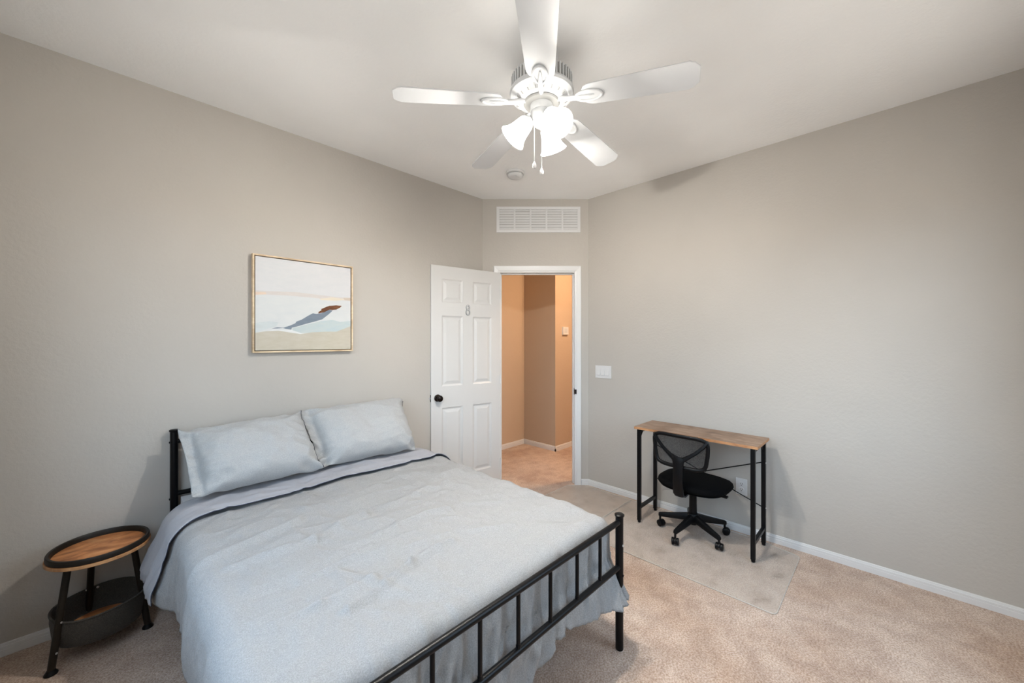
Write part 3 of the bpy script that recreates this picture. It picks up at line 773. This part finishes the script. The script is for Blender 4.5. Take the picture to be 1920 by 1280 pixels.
# back: spine, Y arms, frame loop, mesh
BX = -0.248
def backpt(y, z):                                        # curved back surface
    return (BX - 0.02 - 0.012 * ((z - 0.54) / 0.22) + 0.55 * y * y, y, z)
yc, zc_, hy_, hz_ = -0.022, 0.652, 0.172, 0.103
loop = []
N = 56
for k in range(N):
    t_ = 2 * pi * k / N; c, s_ = cos(t_), sin(t_); n = 6
    rr = (abs(c) ** n + abs(s_) ** n) ** (-1 / n)
    zz = zc_ + hz_ * rr * s_
    yy = c * rr * hy_ * (1.0 + 0.05 * s_)
    if s_ < 0: yy *= 1 - 0.05 * (-s_)
    loop.append(backpt(yc + yy, zz))
fr = obj('backrest_frame', sweep(BM(), loop, 1.0, prof=[(0.013 * cos(a_), 0.010 * sin(a_)) for a_ in [2 * pi * i / 10 for i in range(10)]], closed=True), m_plastic, ch, smooth=True)
b = BM(); G = 12
grid = [[b.verts.new(backpt(yc + (i / G * 2 - 1) * hy_ * (1.0 + 0.05 * (j / G * 2 - 1)) * 0.985, zc_ + (j / G * 2 - 1) * hz_ * 0.985)) for i in range(G + 1)] for j in range(G + 1)]
for j in range(G):
    for i in range(G): b.faces.new((grid[j][i], grid[j][i + 1], grid[j + 1][i + 1], grid[j + 1][i]))
o = obj('backrest_mesh', b, m_mesh, ch, smooth=True); o['label'] = 'see-through black mesh panel'
def slab(bm, pts):                                       # flat strap: (y, z, half width, back offset)
    rings = []
    for i, (y, z, w_, off, nx, nz) in enumerate(pts):
        p = backpt(y, z)
        ring = [bm.verts.new((p[0] + off + dx, p[1] + w_ * nx * u, p[2] + w_ * nz * u)) for u, dx in ((-1, 0.006), (-1, -0.004), (-0.6, -0.010), (0.6, -0.010), (1, -0.004), (1, 0.006))]
        rings.append(ring)
    for A, B in zip(rings, rings[1:]):
        for i in range(6): bm.faces.new((A[i], A[(i + 1) % 6], B[(i + 1) % 6], B[i]))
    bm.faces.new(rings[0]); bm.faces.new(rings[-1]); bmesh.ops.recalc_face_normals(bm, faces=bm.faces)
b = BM()
slab(b, [(yc + 0.004, 0.352, 0.028, -0.004, 1, 0), (yc + 0.004, 0.372, 0.034, -0.016, 1, 0), (yc + 0.002, 0.45, 0.031, -0.028, 1, 0), (yc, 0.54, 0.030, -0.024, 1, 0), (yc, 0.585, 0.036, -0.018, 1, 0), (yc, 0.607, 0.046, -0.016, 1, 0), (yc, 0.618, 0.030, -0.015, 1, 0)])
for s in (-1, 1):
    slab(b, [(yc + s * 0.012, 0.592, 0.017, -0.017, -0.75 * s, 0.66), (yc + s * 0.055, 0.622, 0.013, -0.013, -0.6 * s, 0.8), (yc + s * 0.105, 0.660, 0.010, -0.010, -0.66 * s, 0.75), (yc + s * 0.150, 0.706, 0.010, -0.006, -0.75 * s, 0.66), (yc + s * 0.174, 0.740, 0.011, -0.002, -0.75 * s, 0.66)])
obj('backrest_spine', b, m_plastic, ch, smooth=True, ang=45)
b = BM(); sweep(b, [(BX - 0.025, yc, 0.362), (BX + 0.03, yc * 0.8, 0.342), (-0.08, 0, 0.340)], 1.0, prof=[(-0.024, -0.006), (0.024, -0.006), (0.024, 0.006), (-0.024, 0.006)]); obj('back_bracket', b, m_black, ch)

# ------------------------------------------------------------------ side table
sx, sy = -0.067, 2.600
st = thing('side_table', 'round wooden tray side table with black rim and three splayed legs beside the bed', 'side table', (sx, sy, 0))
obj('table_top', lathe(BM(), [(0, 0.418), (0.160, 0.418), (0.168, 0.421), (0.168, 0.430), (0.158, 0.433), (0, 0.433)], 64), m_stoolw, st, smooth=True, ang=35)
o = obj('table_edge', lathe(BM(), [(0.1682, 0.4185), (0.1700, 0.420), (0.1700, 0.431), (0.1682, 0.432)], 64), m_tan, st, smooth=True, ang=35); o['label'] = 'tan bare wood edge'
o = obj('tray_rim', lathe(BM(), [(0.150, 0.4325), (0.164, 0.4325), (0.166, 0.435), (0.166, 0.451), (0.163, 0.456), (0.155, 0.456), (0.152, 0.452), (0.150, 0.4325)], 64), m_rim, st, smooth=True, ang=35); o['label'] = 'raised black rim'
feet = [((-0.205, 2.485), (-0.160, 2.512)), ((0.090, 2.560), (0.040, 2.566)), ((-0.112, 2.752), (-0.096, 2.700))]
def along(f, t_, z): return None
for (fx0, fy0), (tx0, ty0) in feet:
    p0 = Vector((fx0 - sx, fy0 - sy, 0.012)); p1 = Vector((tx0 - sx, ty0 - sy, 0.420))
    lg = BM(); sweep(lg, [p0, p1], 0.0125, 14)
    l_ = obj('leg', lg, m_rim, st, smooth=True)
    obj('foot_cap', lathe(BM(), [(0.013, 0.020), (0.015, 0.014), (0.021, 0.006), (0.021, 0.001), (0, 0.001)], 18, (p0.x, p0.y, 0)), m_plastic, l_, smooth=True)
    for tt in (0.17, 0.46):
        q = p0.lerp(p1, tt); outd = Vector((q.x, q.y, 0)).normalized()
        side = Vector((outd.y, -outd.x, 0))
        obj('screw', lathe(BM(), [(0.0045, 0), (0.004, 0.002), (0, 0.003)], 10, q - side * 0.0122, side.to_track_quat('Z', 'Y').to_matrix() @ rotm('X', R(180))), m_chrome, l_)
# fabric basket
b = BM(); N = 72; rings = []
prof = [(0.006, 0.078), (0.130, 0.074), (0.142, 0.080), (0.147, 0.10), (0.149, 0.13), (0.150, 0.16), (0.1515, 0.185), (0.153, 0.200), (0.150, 0.203), (0.147, 0.199), (0.146, 0.17), (0.144, 0.13), (0.141, 0.10), (0.132, 0.086), (0.006, 0.084)]
for j, (r_, z_) in enumerate(prof):
    ring = []
    for k in range(N):
        a = 2 * pi * k / N
        mid_ = max(0, 1 - abs(z_ - 0.14) / 0.06)
        w_ = 0.009 * mid_ * noise.noise(Vector((cos(a) * 2.2, sin(a) * 2.2, z_ * 14)))
        w_ += 0.003 * mid_ * sin(9 * a + 30 * z_)
        dz = -0.006 * (0.5 + 0.5 * cos(3 * a)) if z_ > 0.15 else 0
        ring.append(b.verts.new(((r_ + w_) * cos(a), (r_ + w_) * sin(a), z_ + dz)))
    rings.append(ring)
for A, B in zip(rings, rings[1:]):
    for i in range(N): b.faces.new((A[i], A[(i + 1) % N], B[(i + 1) % N], B[i]))
b.faces.new(rings[0]); b.faces.new(rings[-1]); bmesh.ops.recalc_face_normals(b, faces=b.faces)
bk = obj('basket', b, m_bask, st, smooth=True, ang=70); bk['label'] = 'dark grey canvas storage basket'
obj('basket_board', lathe(BM(), [(0, 0.0865), (0.128, 0.0865), (0.130, 0.088), (0.128, 0.090), (0, 0.090)], 40), m_stoolw, bk)
obj('basket_hem', sweep(BM(), [(0.152 * cos(2 * pi * k / 48), 0.152 * sin(2 * pi * k / 48), 0.200 - 0.006 * (0.5 + 0.5 * cos(6 * pi * k / 48))) for k in range(48)], 0.0042, 8, closed=True), m_bask, bk, smooth=True)
for a in (200, 95, 330):
    obj('snap_button', lathe(BM(), [(0.006, 0), (0.005, 0.002), (0, 0.003)], 12, (0.1475 * cos(R(a)), 0.1475 * sin(R(a)), 0.188), Matrix.Rotation(R(a), 3, 'Z') @ rotm('Y', R(-90))), m_chrome, bk)

# ------------------------------------------------------------------ bed
BX0, BX1, BYF, BYH = 0.200, 1.572, 0.867, 2.752
HX1 = 1.543
bed = thing('bed_frame', 'black metal bed frame with barred footboard against the beige wall', 'bed', ((BX0 + BX1) / 2, (BYF + BYH) / 2, 0))
bl = Vector(bed.location)
def bp(x, y, z): return (x - bl.x, y - bl.y, z)
def post(x, y, top_):
    p = obj('post', sweep(BM(), [bp(x, y, 0.004), bp(x, y, top_ - 0.010)], 0.0175, 24), m_black, bed, smooth=True)
    obj('post_cap', lathe(BM(), [(0, top_), (0.017, top_ - 0.0005), (0.0215, top_ - 0.004), (0.0215, top_ - 0.009), (0.0175, top_ - 0.014)], 24, bp(x, y, 0)), m_black, p, smooth=True)
    obj('foot_plug', lathe(BM(), [(0.0165, 0.006), (0.0165, 0.0005), (0, 0.0005)], 18, bp(x, y, 0)), m_plastic, p)
    return p
for x in (BX0, BX1):
    xh = x if x < 1 else HX1
    p = post(x, BYF, 0.609); q = post(xh, BYH, 0.908)
    s = 1 if x > 1 else -1
    for z in (0.47,):
        obj('bolt', lathe(BM(), [(0.0055, 0), (0.005, 0.003), (0, 0.004)], 12, bp(x - s * 0.0, BYF - 0.0172, z), rotm('X', R(90))), m_chrome, p)
    obj('bolt', lathe(BM(), [(0.0055, 0), (0.005, 0.003), (0, 0.004)], 12, bp(x, BYF - 0.0172, 0.335), rotm('X', R(90))), m_black, p)
    for z in (0.84, 0.535):
        obj('bolt', lathe(BM(), [(0.006, 0), (0.005, 0.004), (0, 0.005)], 12, bp(BX0 - 0.017 if s < 0 else HX1 + 0.017, BYH, z), rotm('Y', R(90 * s))), m_black, q)
    obj('side_rail', bar(BM(), bp(x - s * 0.005, BYF + 0.018, 0.285), bp(xh - s * 0.005, BYH - 0.018, 0.285), 0.020, 0.045), m_black, bed)
obj('footboard_rail', sweep(BM(), [bp(BX0, BYF, 0.572), bp(BX1, BYF, 0.572)], 0.0125, 18), m_black, bed, smooth=True)
obj('footboard_rail', sweep(BM(), [bp(BX0, BYF, 0.372), bp(BX1, BYF, 0.372)], 0.0125, 18), m_black, bed, smooth=True)
for x in (1.410, 1.244, 1.079, 0.912, 0.747, 0.580, 0.413, 0.300):
    if x == 0.300: continue
    bb = obj('footboard_bar', sweep(BM(), [bp(x, BYF, 0.380), bp(x, BYF, 0.564)], 0.0072, 12), m_black, bed, smooth=True)
    obj('weld', lathe(BM(), [(0.0072, 0.013), (0.0085, 0.008), (0.0085, 0.0)], 12, bp(x, BYF, 0.382)), m_black, bb)
obj('headboard_rail', sweep(BM(), [bp(BX0, BYH, 0.842), bp(HX1, BYH, 0.842)], 0.0125, 18), m_black, bed, smooth=True)
obj('headboard_rail', sweep(BM(), [bp(BX0, BYH, 0.560), bp(HX1, BYH, 0.560)], 0.0125, 18), m_black, bed, smooth=True)
for i in range(1, 8):
    x = BX0 + 0.165 * i
    obj('headboard_bar', sweep(BM(), [bp(x + 0.03, BYH, 0.568), bp(x + 0.03, BYH, 0.832)], 0.0072, 12), m_black, bed, smooth=True)
for i in range(9):
    y = 1.0 + i * 0.20
    obj('slat', bar(BM(), bp(BX0 + 0.012, y, 0.300), bp(BX1 - 0.012, y, 0.300), 0.03, 0.014), m_black, bed)
mt = tag(obj('mattress', box(BM(), (0.225, 0.935, 0.31), (1.555, 2.725, 0.545)), m_sheet, bevel=0.035), 'pale mattress on the black bed frame, mostly hidden under the duvet', 'mattress')

# duvet: a sheet mapped over the mattress, hanging on three sides
CX0, CX1, CY0 = 0.245, 1.535, 0.965                      # rounded-box core of the top
ZT = 0.575
ridges = [((0.269, 1.673), (0.519, 1.658), .010, .022), ((0.519, 1.658), (0.797, 1.700), .012, .020), ((0.287, 1.25), (0.404, 1.221), .007, .018), ((0.404, 1.221), (0.593, 1.236), .009, .020), ((0.446, 1.131), (0.746, 1.22), .013, .016),
          ((0.746, 1.22), (0.929, 1.241), .012, .018), ((0.232, 1.791), (0.546, 1.85), .009, .025), ((0.506, 1.375), (0.640, 1.12), .006, .020), ((0.724, 1.508), (1.101, 1.471), .008, .022), ((1.027, 1.261), (1.186, 1.165), .008, .016),
          ((0.9, 1.75), (1.35, 1.80), .007, .03), ((0.60, 1.95), (1.00, 2.00), .006, .03), ((1.2, 1.5), (1.45, 1.3), .006, .02), ((0.40, 1.42), (0.66, 1.45), .007, .02)]
def seg_d(x, y, a, c):
    ax, ay = a; dx, dy = c[0] - ax, c[1] - ay; L2 = dx * dx + dy * dy
    t_ = ((x - ax) * dx + (y - ay) * dy) / L2; tc = max(0, min(1, t_))
    return hypot(x - ax - tc * dx, y - ay - tc * dy), t_
def nz(x, y, z=0.0): return noise.noise(Vector((x, y, z)))
def top_h(x, y):
    # slightly domed, undulating top
    u = (x - 0.89) / 0.66; 
    h_ = ZT + 0.012 * (1 - u * u) - 0.030 * max(0, (1.25 - y)) ** 1.0 * 0.6
    wx_, wy_ = x + 0.05 * nz(x * 3, y * 3, 5), y + 0.05 * nz(x * 3, y * 3, 9)
    h_ += 0.012 * nz(wx_ * 2.2, wy_ * 2.6, 1.7) + 0.010 * nz(wx_ * 5.0, wy_ * 7.0, 3.1) + 0.005 * nz(wx_ * 8 + wy_ * 5, wy_ * 12 - wx_ * 4, 6.2) + 0.0030 * nz(wx_ * 18, wy_ * 22, 8)
    h_ += 0.0060 * (1 - abs(nz(wx_ * 6, wy_ * 10, 12))) ** 5 + 0.004 * (1 - abs(nz(wx_ * 10 + 3, wy_ * 7, 17))) ** 6
    for a, c, am, w_ in ridges:
        d, t_ = seg_d(wx_, wy_, a, c)
        if d < 4 * w_:
            h_ += 1.7 * am * exp(-(d / w_) ** 2) - 0.4 * am * exp(-(d / (w_ * 2)) ** 2)
    return h_
def drape(p, q, lift=0.0, head=False):
    """p, q: flat-sheet coordinates in world metres; overflow past the core bends down"""
    dx = (CX0 - p) if p < CX0 else ((p - CX1) if p > CX1 else 0.0)
    sxx = -1 if p < CX0 else 1
    dy = (CY0 - q) if q < CY0 else 0.0
    bx_ = min(max(p, CX0), CX1); by_ = max(q, CY0)
    h_ = top_h(bx_, by_)
    s = (dx ** 5 + dy ** 5) ** 0.2 if (dx > 0 and dy > 0) else max(dx, dy)
    if s <= 0: return (p, q, h_ + lift)
    n = hypot(dx, dy) or 1.0
    nx, ny = sxx * dx / n, -dy / n
    foot = abs(ny); right = max(0, nx); left = max(0, -nx)
    Rb = 0.075 * left + 0.075 * right + 0.052 * foot
    Rb = Rb / max(1e-3, (left + right + foot))
    arc = Rb * pi / 2
    if s < arc:
        th = s / Rb; off = Rb * sin(th); dz = Rb * (1 - cos(th))
        ds = 0
    else:
        ds = s - arc; off = Rb; dz = Rb + ds
    # perimeter coordinate for the pleats
    per = bx_ * 1.0 - by_ * 1.0 + 0.25 * atan2(ny, nx)
    amp = min(1, dz / 0.14)
    ft = foot ** 3 * (1 - right) ** 2 + 0.3 * left ** 3
    pl = nz(per * 9, dz * 2.0, 21) * 0.022 + ft * (nz(per * 26 + 9 * dz, dz * 4, 33) * 0.016 + nz(per * 40 - 6 * dz, dz * 5, 37) * 0.006) + (0.12 + 0.88 * ft) * (1 - abs(nz(per * 19 + 7 * dz, dz * 4, 44))) ** 7 * 0.016
    pl *= 1 - 0.75 * min(1, 2.2 * min(foot, right + left))
    outw = amp * pl * (1.15 * foot + 0.9 * left + 0.9 * right)
    # hanging part: stays inside the footboard above the low rail, billows below it
    z = h_ - dz
    if foot > 0.15:
        lim = 0.005 if z > 0.395 else 0.005 + min(0.075, (0.395 - z) * 0.85)
        want = off + outw + ((0.30 + 0.30 * min(1, max(0, (bx_ - 1.28) / 0.2))) * max(0, 0.40 - z) * (0.4 + 0.6 * min(1, max(0, (bx_ - 0.85) / 0.4)))) * foot
        mx_ = (CY0 - (BYF + 0.0165)) * foot + lim + (Rb * (right + left))
        off2 = min(want, mx_ + 0.02 * (right + left))
        off = off2
    else:
        off += outw
        if left > 0: off += 0.015 * min(1, dz / 0.2) * left
        if right > 0: off += 0.035 * min(1, dz / 0.2) * right
    if left > 0.5 and by_ > 2.05 and not foot > 0.1:          # flap at the head end swings out
        k_ = min(1, (by_ - 2.05) / 0.22); off += 0.072 * k_ * min(1, dz / 0.25) ** 1.3
    x = bx_ + nx * off; y = by_ + ny * off
    return (x + 0.0, y, z + lift)
def hem(per_, base, var, f=3.0, sd=0): return base + var * nz(per_ * f, 0.3 + sd, 7 + sd)
def sheet(pr, qr, step, lift=0.0, hl=0.30, hr=0.34, hf=0.27, q_hi=2.24, head=None):
    b = BM()
    p_lo, p_hi = pr; q_lo = qr
    NP = int((p_hi - p_lo) / step); NQ = int((q_hi - q_lo) / step)
    V = []
    for j in range(NQ + 1):
        q0 = q_lo + (q_hi - q_lo) * j / NQ
        row = []
        for i in range(NP + 1):
            p0 = p_lo + (p_hi - p_lo) * i / NP
            # warp the sheet's rim so that the hems rise and fall
            p, q = p0, q0
            if p0 < CX0: p = CX0 - (CX0 - p0) / (CX0 - p_lo) * hl(min(max(q0, CY0), 9))
            elif p0 > CX1: p = CX1 + (p0 - CX1) / (p_hi - CX1) * hr(min(max(q0, CY0), 9))
            if q0 < CY0: q = CY0 - (CY0 - q0) / (CY0 - q_lo) * hf(min(max(p0, CX0), CX1))
            if head: q += head(p, q0, j / NQ)
            row.append(b.verts.new(drape(p, q, lift)))
        V.append(row)
    for j in range(NQ):
        for i in range(NP): b.faces.new((V[j][i], V[j][i + 1], V[j + 1][i + 1], V[j + 1][i]))
    bmesh.ops.recalc_face_normals(b, faces=b.faces)
    return b
hl = lambda y: 0.345 + 0.012 * nz(y * 4, 3, 1) - (0.02 if y < 1.2 else 0)
hr = lambda y: 0.31 + 0.03 * nz(y * 3, 8, 1) + 0.05 * max(0, 1 - (y - 0.96) / 0.25)
# foot hem follows the photograph: lowest near the middle, lifted towards the right
def hf(x):
    pts = [(0.2, 0.44), (0.85, 0.44), (0.95, 0.425), (1.03, 0.375), (1.10, 0.325), (1.18, 0.325), (1.28, 0.345), (1.40, 0.36), (1.50, 0.365), (1.6, 0.35)]
    for (a, u), (c, v) in zip(pts, pts[1:]):
        if x <= c:
            t_ = max(0, (x - a) / (c - a)); t_ = t_ * t_ * (3 - 2 * t_); return u + (v - u) * t_
    return pts[-1][1]
du = obj('duvet', sheet((CX0 - 0.34, CX1 + 0.30), CY0 - 0.34, 0.0085, 0, hl, hr, hf, 2.50), m_duvet, None, smooth=True, ang=180)
so = du.modifiers.new('thickness', 'SOLIDIFY'); so.thickness = 0.006; so.offset = -1
tag(du, 'light grey duvet spread over the bed and hanging over its sides', 'duvet')
# turned-down lining band lying on the duvet
def edge_y(p): return 2.205 + 0.012 * nz(p * 3, 1, 2) - 0.04 * max(0, 0.30 - p) * 2 + 0.02 * max(0, (p - 1.3))
def band_mesh():
    b = BM(); V = []
    p_lo, p_hi = CX0 - 0.33, CX1 + 0.24
    NP = int((p_hi - p_lo) / 0.0085); NQ = 42
    for j in range(NQ + 1):
        t_ = j / NQ; row = []
        for i in range(NP + 1):
            p = p_lo + (p_hi - p_lo) * i / NP
            e_ = edge_y(p); q = e_ + (2.51 - e_) * t_
            lift = 0.008 + 0.010 * exp(-(t_ / 0.16) ** 2) + 0.005 * nz(p * 6, q * 6, 3) * (1 - t_)
            x, y, z = drape(p, q, 0)
            if p < CX0:                                   # lift acts outwards on the hanging side
                k_ = min(1, (CX0 - p) / 0.1); x -= lift * k_ * 1.2; z += lift * (1 - k_)
            elif p > CX1:
                k_ = min(1, (p - CX1) / 0.1); x += lift * k_; z += lift * (1 - k_)
            else: z += lift
            row.append(b.verts.new((x, y, z)))
        V.append(row)
    for j in range(NQ):
        for i in range(NP): b.faces.new((V[j][i], V[j][i + 1], V[j + 1][i + 1], V[j + 1][i]))
    bmesh.ops.recalc_face_normals(b, faces=b.faces)
    rim_ = [tuple(v.co) for v in V[0]]
    return b, rim_
bmm, rim_ = band_mesh()
bd = obj('turned_down_edge', bmm, m_band, du, smooth=True, ang=180); bd['label'] = 'smooth grey lining folded back'
so = bd.modifiers.new('thickness', 'SOLIDIFY'); so.thickness = 0.003; so.offset = 1
obj('shadow_line', sweep(BM(), [(x, y - 0.001, z - 0.001) for x, y, z in rim_[::3]], 0.0015, 6), m_shadow_line, bd)  # dark strip drawn as the shadow under the folded edge

# pillows
def pillow(name, label, c, T_f=0.105, T_b=0.05, flange=0.16, fr=0.02, seed=0, ears=(0, 0, 0, 0), side_shadow=0):
    """c: corners BL, BR, TR, TL in world space; the cushion swells along the patch normal"""
    BL, BR, TR, TL = [Vector(p) for p in c]
    nrm = ((BR - BL).cross(TL - BL)).normalized()        # towards the room
    cen = (BL + BR + TR + TL) / 4
    NU, NV = 84, 58
    b = BM()
    def pt(u, v, side):
        # u, v in -1..1 ; outline drawn in between the corners
        ex = 1 - 0.030 * (1 - v * v) * abs(u) ** 3 ; ey = 1 - 0.035 * (1 - u * u) * abs(v) ** 3
        uu = (u * ex + 1) / 2; vv = (v * ey + 1) / 2
        P = (BL * (1 - uu) + BR * uu) * (1 - vv) + (TL * (1 - uu) + TR * uu) * vv
        ul, ur = -1 + flange, 1 - fr; un = (2 * u - ul - ur) / (ur - ul); vb = 0.012 * nz(u * 3 + seed, 2, 2)
        fu = max(0.0, 1 - abs(un) ** 4); fv = max(0.0, 1 - (abs(v) / (0.985 + vb)) ** 2.6)
        swell = (fu * fv) ** 0.55 if fu > 0 and fv > 0 else 0
        w_ = 0.016 * nz(u * 2.2 + seed, v * 2.0, 4) * swell + 0.006 * nz(u * 6 + seed, v * 5, 6) + 0.008 * (1 - abs(nz(u * 4 + v * 2 + seed, v * 4 - u, 9))) ** 5 * (0.3 + 1.3 * abs(u) ** 3)
        # puckers running in from the corners
        cr = (abs(u) * abs(v)) ** 2
        w_ += 0.016 * cr * sin(16 * (abs(u) - abs(v)) + seed)
        # soft slump: thicker towards the bottom
        t_ = (T_f if side > 0 else T_b) * swell * (1 + 0.22 * -v)
        flut = 0.022 * (1 - swell) * nz(u * 3 + seed, v * 5, 15)
        return P + nrm * (side * t_ + w_ + flut + side * 0.0012)
    rows = {}
    for side in (1, -1):
        g = [[b.verts.new(pt(-1 + 2 * i / NU, -1 + 2 * j / NV, side)) for i in range(NU + 1)] for j in range(NV + 1)]
        rows[side] = g
        for j in range(NV):
            for i in range(NU): b.faces.new((g[j][i], g[j][i + 1], g[j + 1][i + 1], g[j + 1][i]))
    A, B = rows[1], rows[-1]
    rimA = [A[0][i] for i in range(NU + 1)] + [A[j][NU] for j in range(1, NV + 1)] + [A[NV][i] for i in range(NU - 1, -1, -1)] + [A[j][0] for j in range(NV - 1, 0, -1)]
    rimB = [B[0][i] for i in range(NU + 1)] + [B[j][NU] for j in range(1, NV + 1)] + [B[NV][i] for i in range(NU - 1, -1, -1)] + [B[j][0] for j in range(NV - 1, 0, -1)]
    for k_ in range(len(rimA)):
        l_ = (k_ + 1) % len(rimA); b.faces.new((rimA[k_], rimA[l_], rimB[l_], rimB[k_]))
    bmesh.ops.recalc_face_normals(b, faces=b.faces)
    shadow_path = [((A[j][NU].co + B[j][NU].co) / 2).copy() for j in range(NV + 1)] if side_shadow else None
    o = obj(name, b, m_pillow, None, smooth=True, ang=180)
    tag(o, label, 'pillow', 'pillows on the bed')
    if shadow_path: obj('shadow_line', sweep(BM(), shadow_path, 0.0022, 6), m_shadow_line, o)  # dark strip drawn as the shaded gap beside the next pillow
    return o
pillow('pillow', 'grey pillow at the left, beside the headboard post', [(0.238, 2.395, 0.622), (0.838, 2.400, 0.622), (0.795, 2.665, 0.928), (0.205, 2.655, 0.912)], seed=1.0, side_shadow=1)
pillow('pillow', 'grey pillow at the right, nearer the open door', [(0.830, 2.425, 0.622), (1.475, 2.410, 0.612), (1.500, 2.675, 0.950), (0.790, 2.685, 0.936)], seed=5.3)
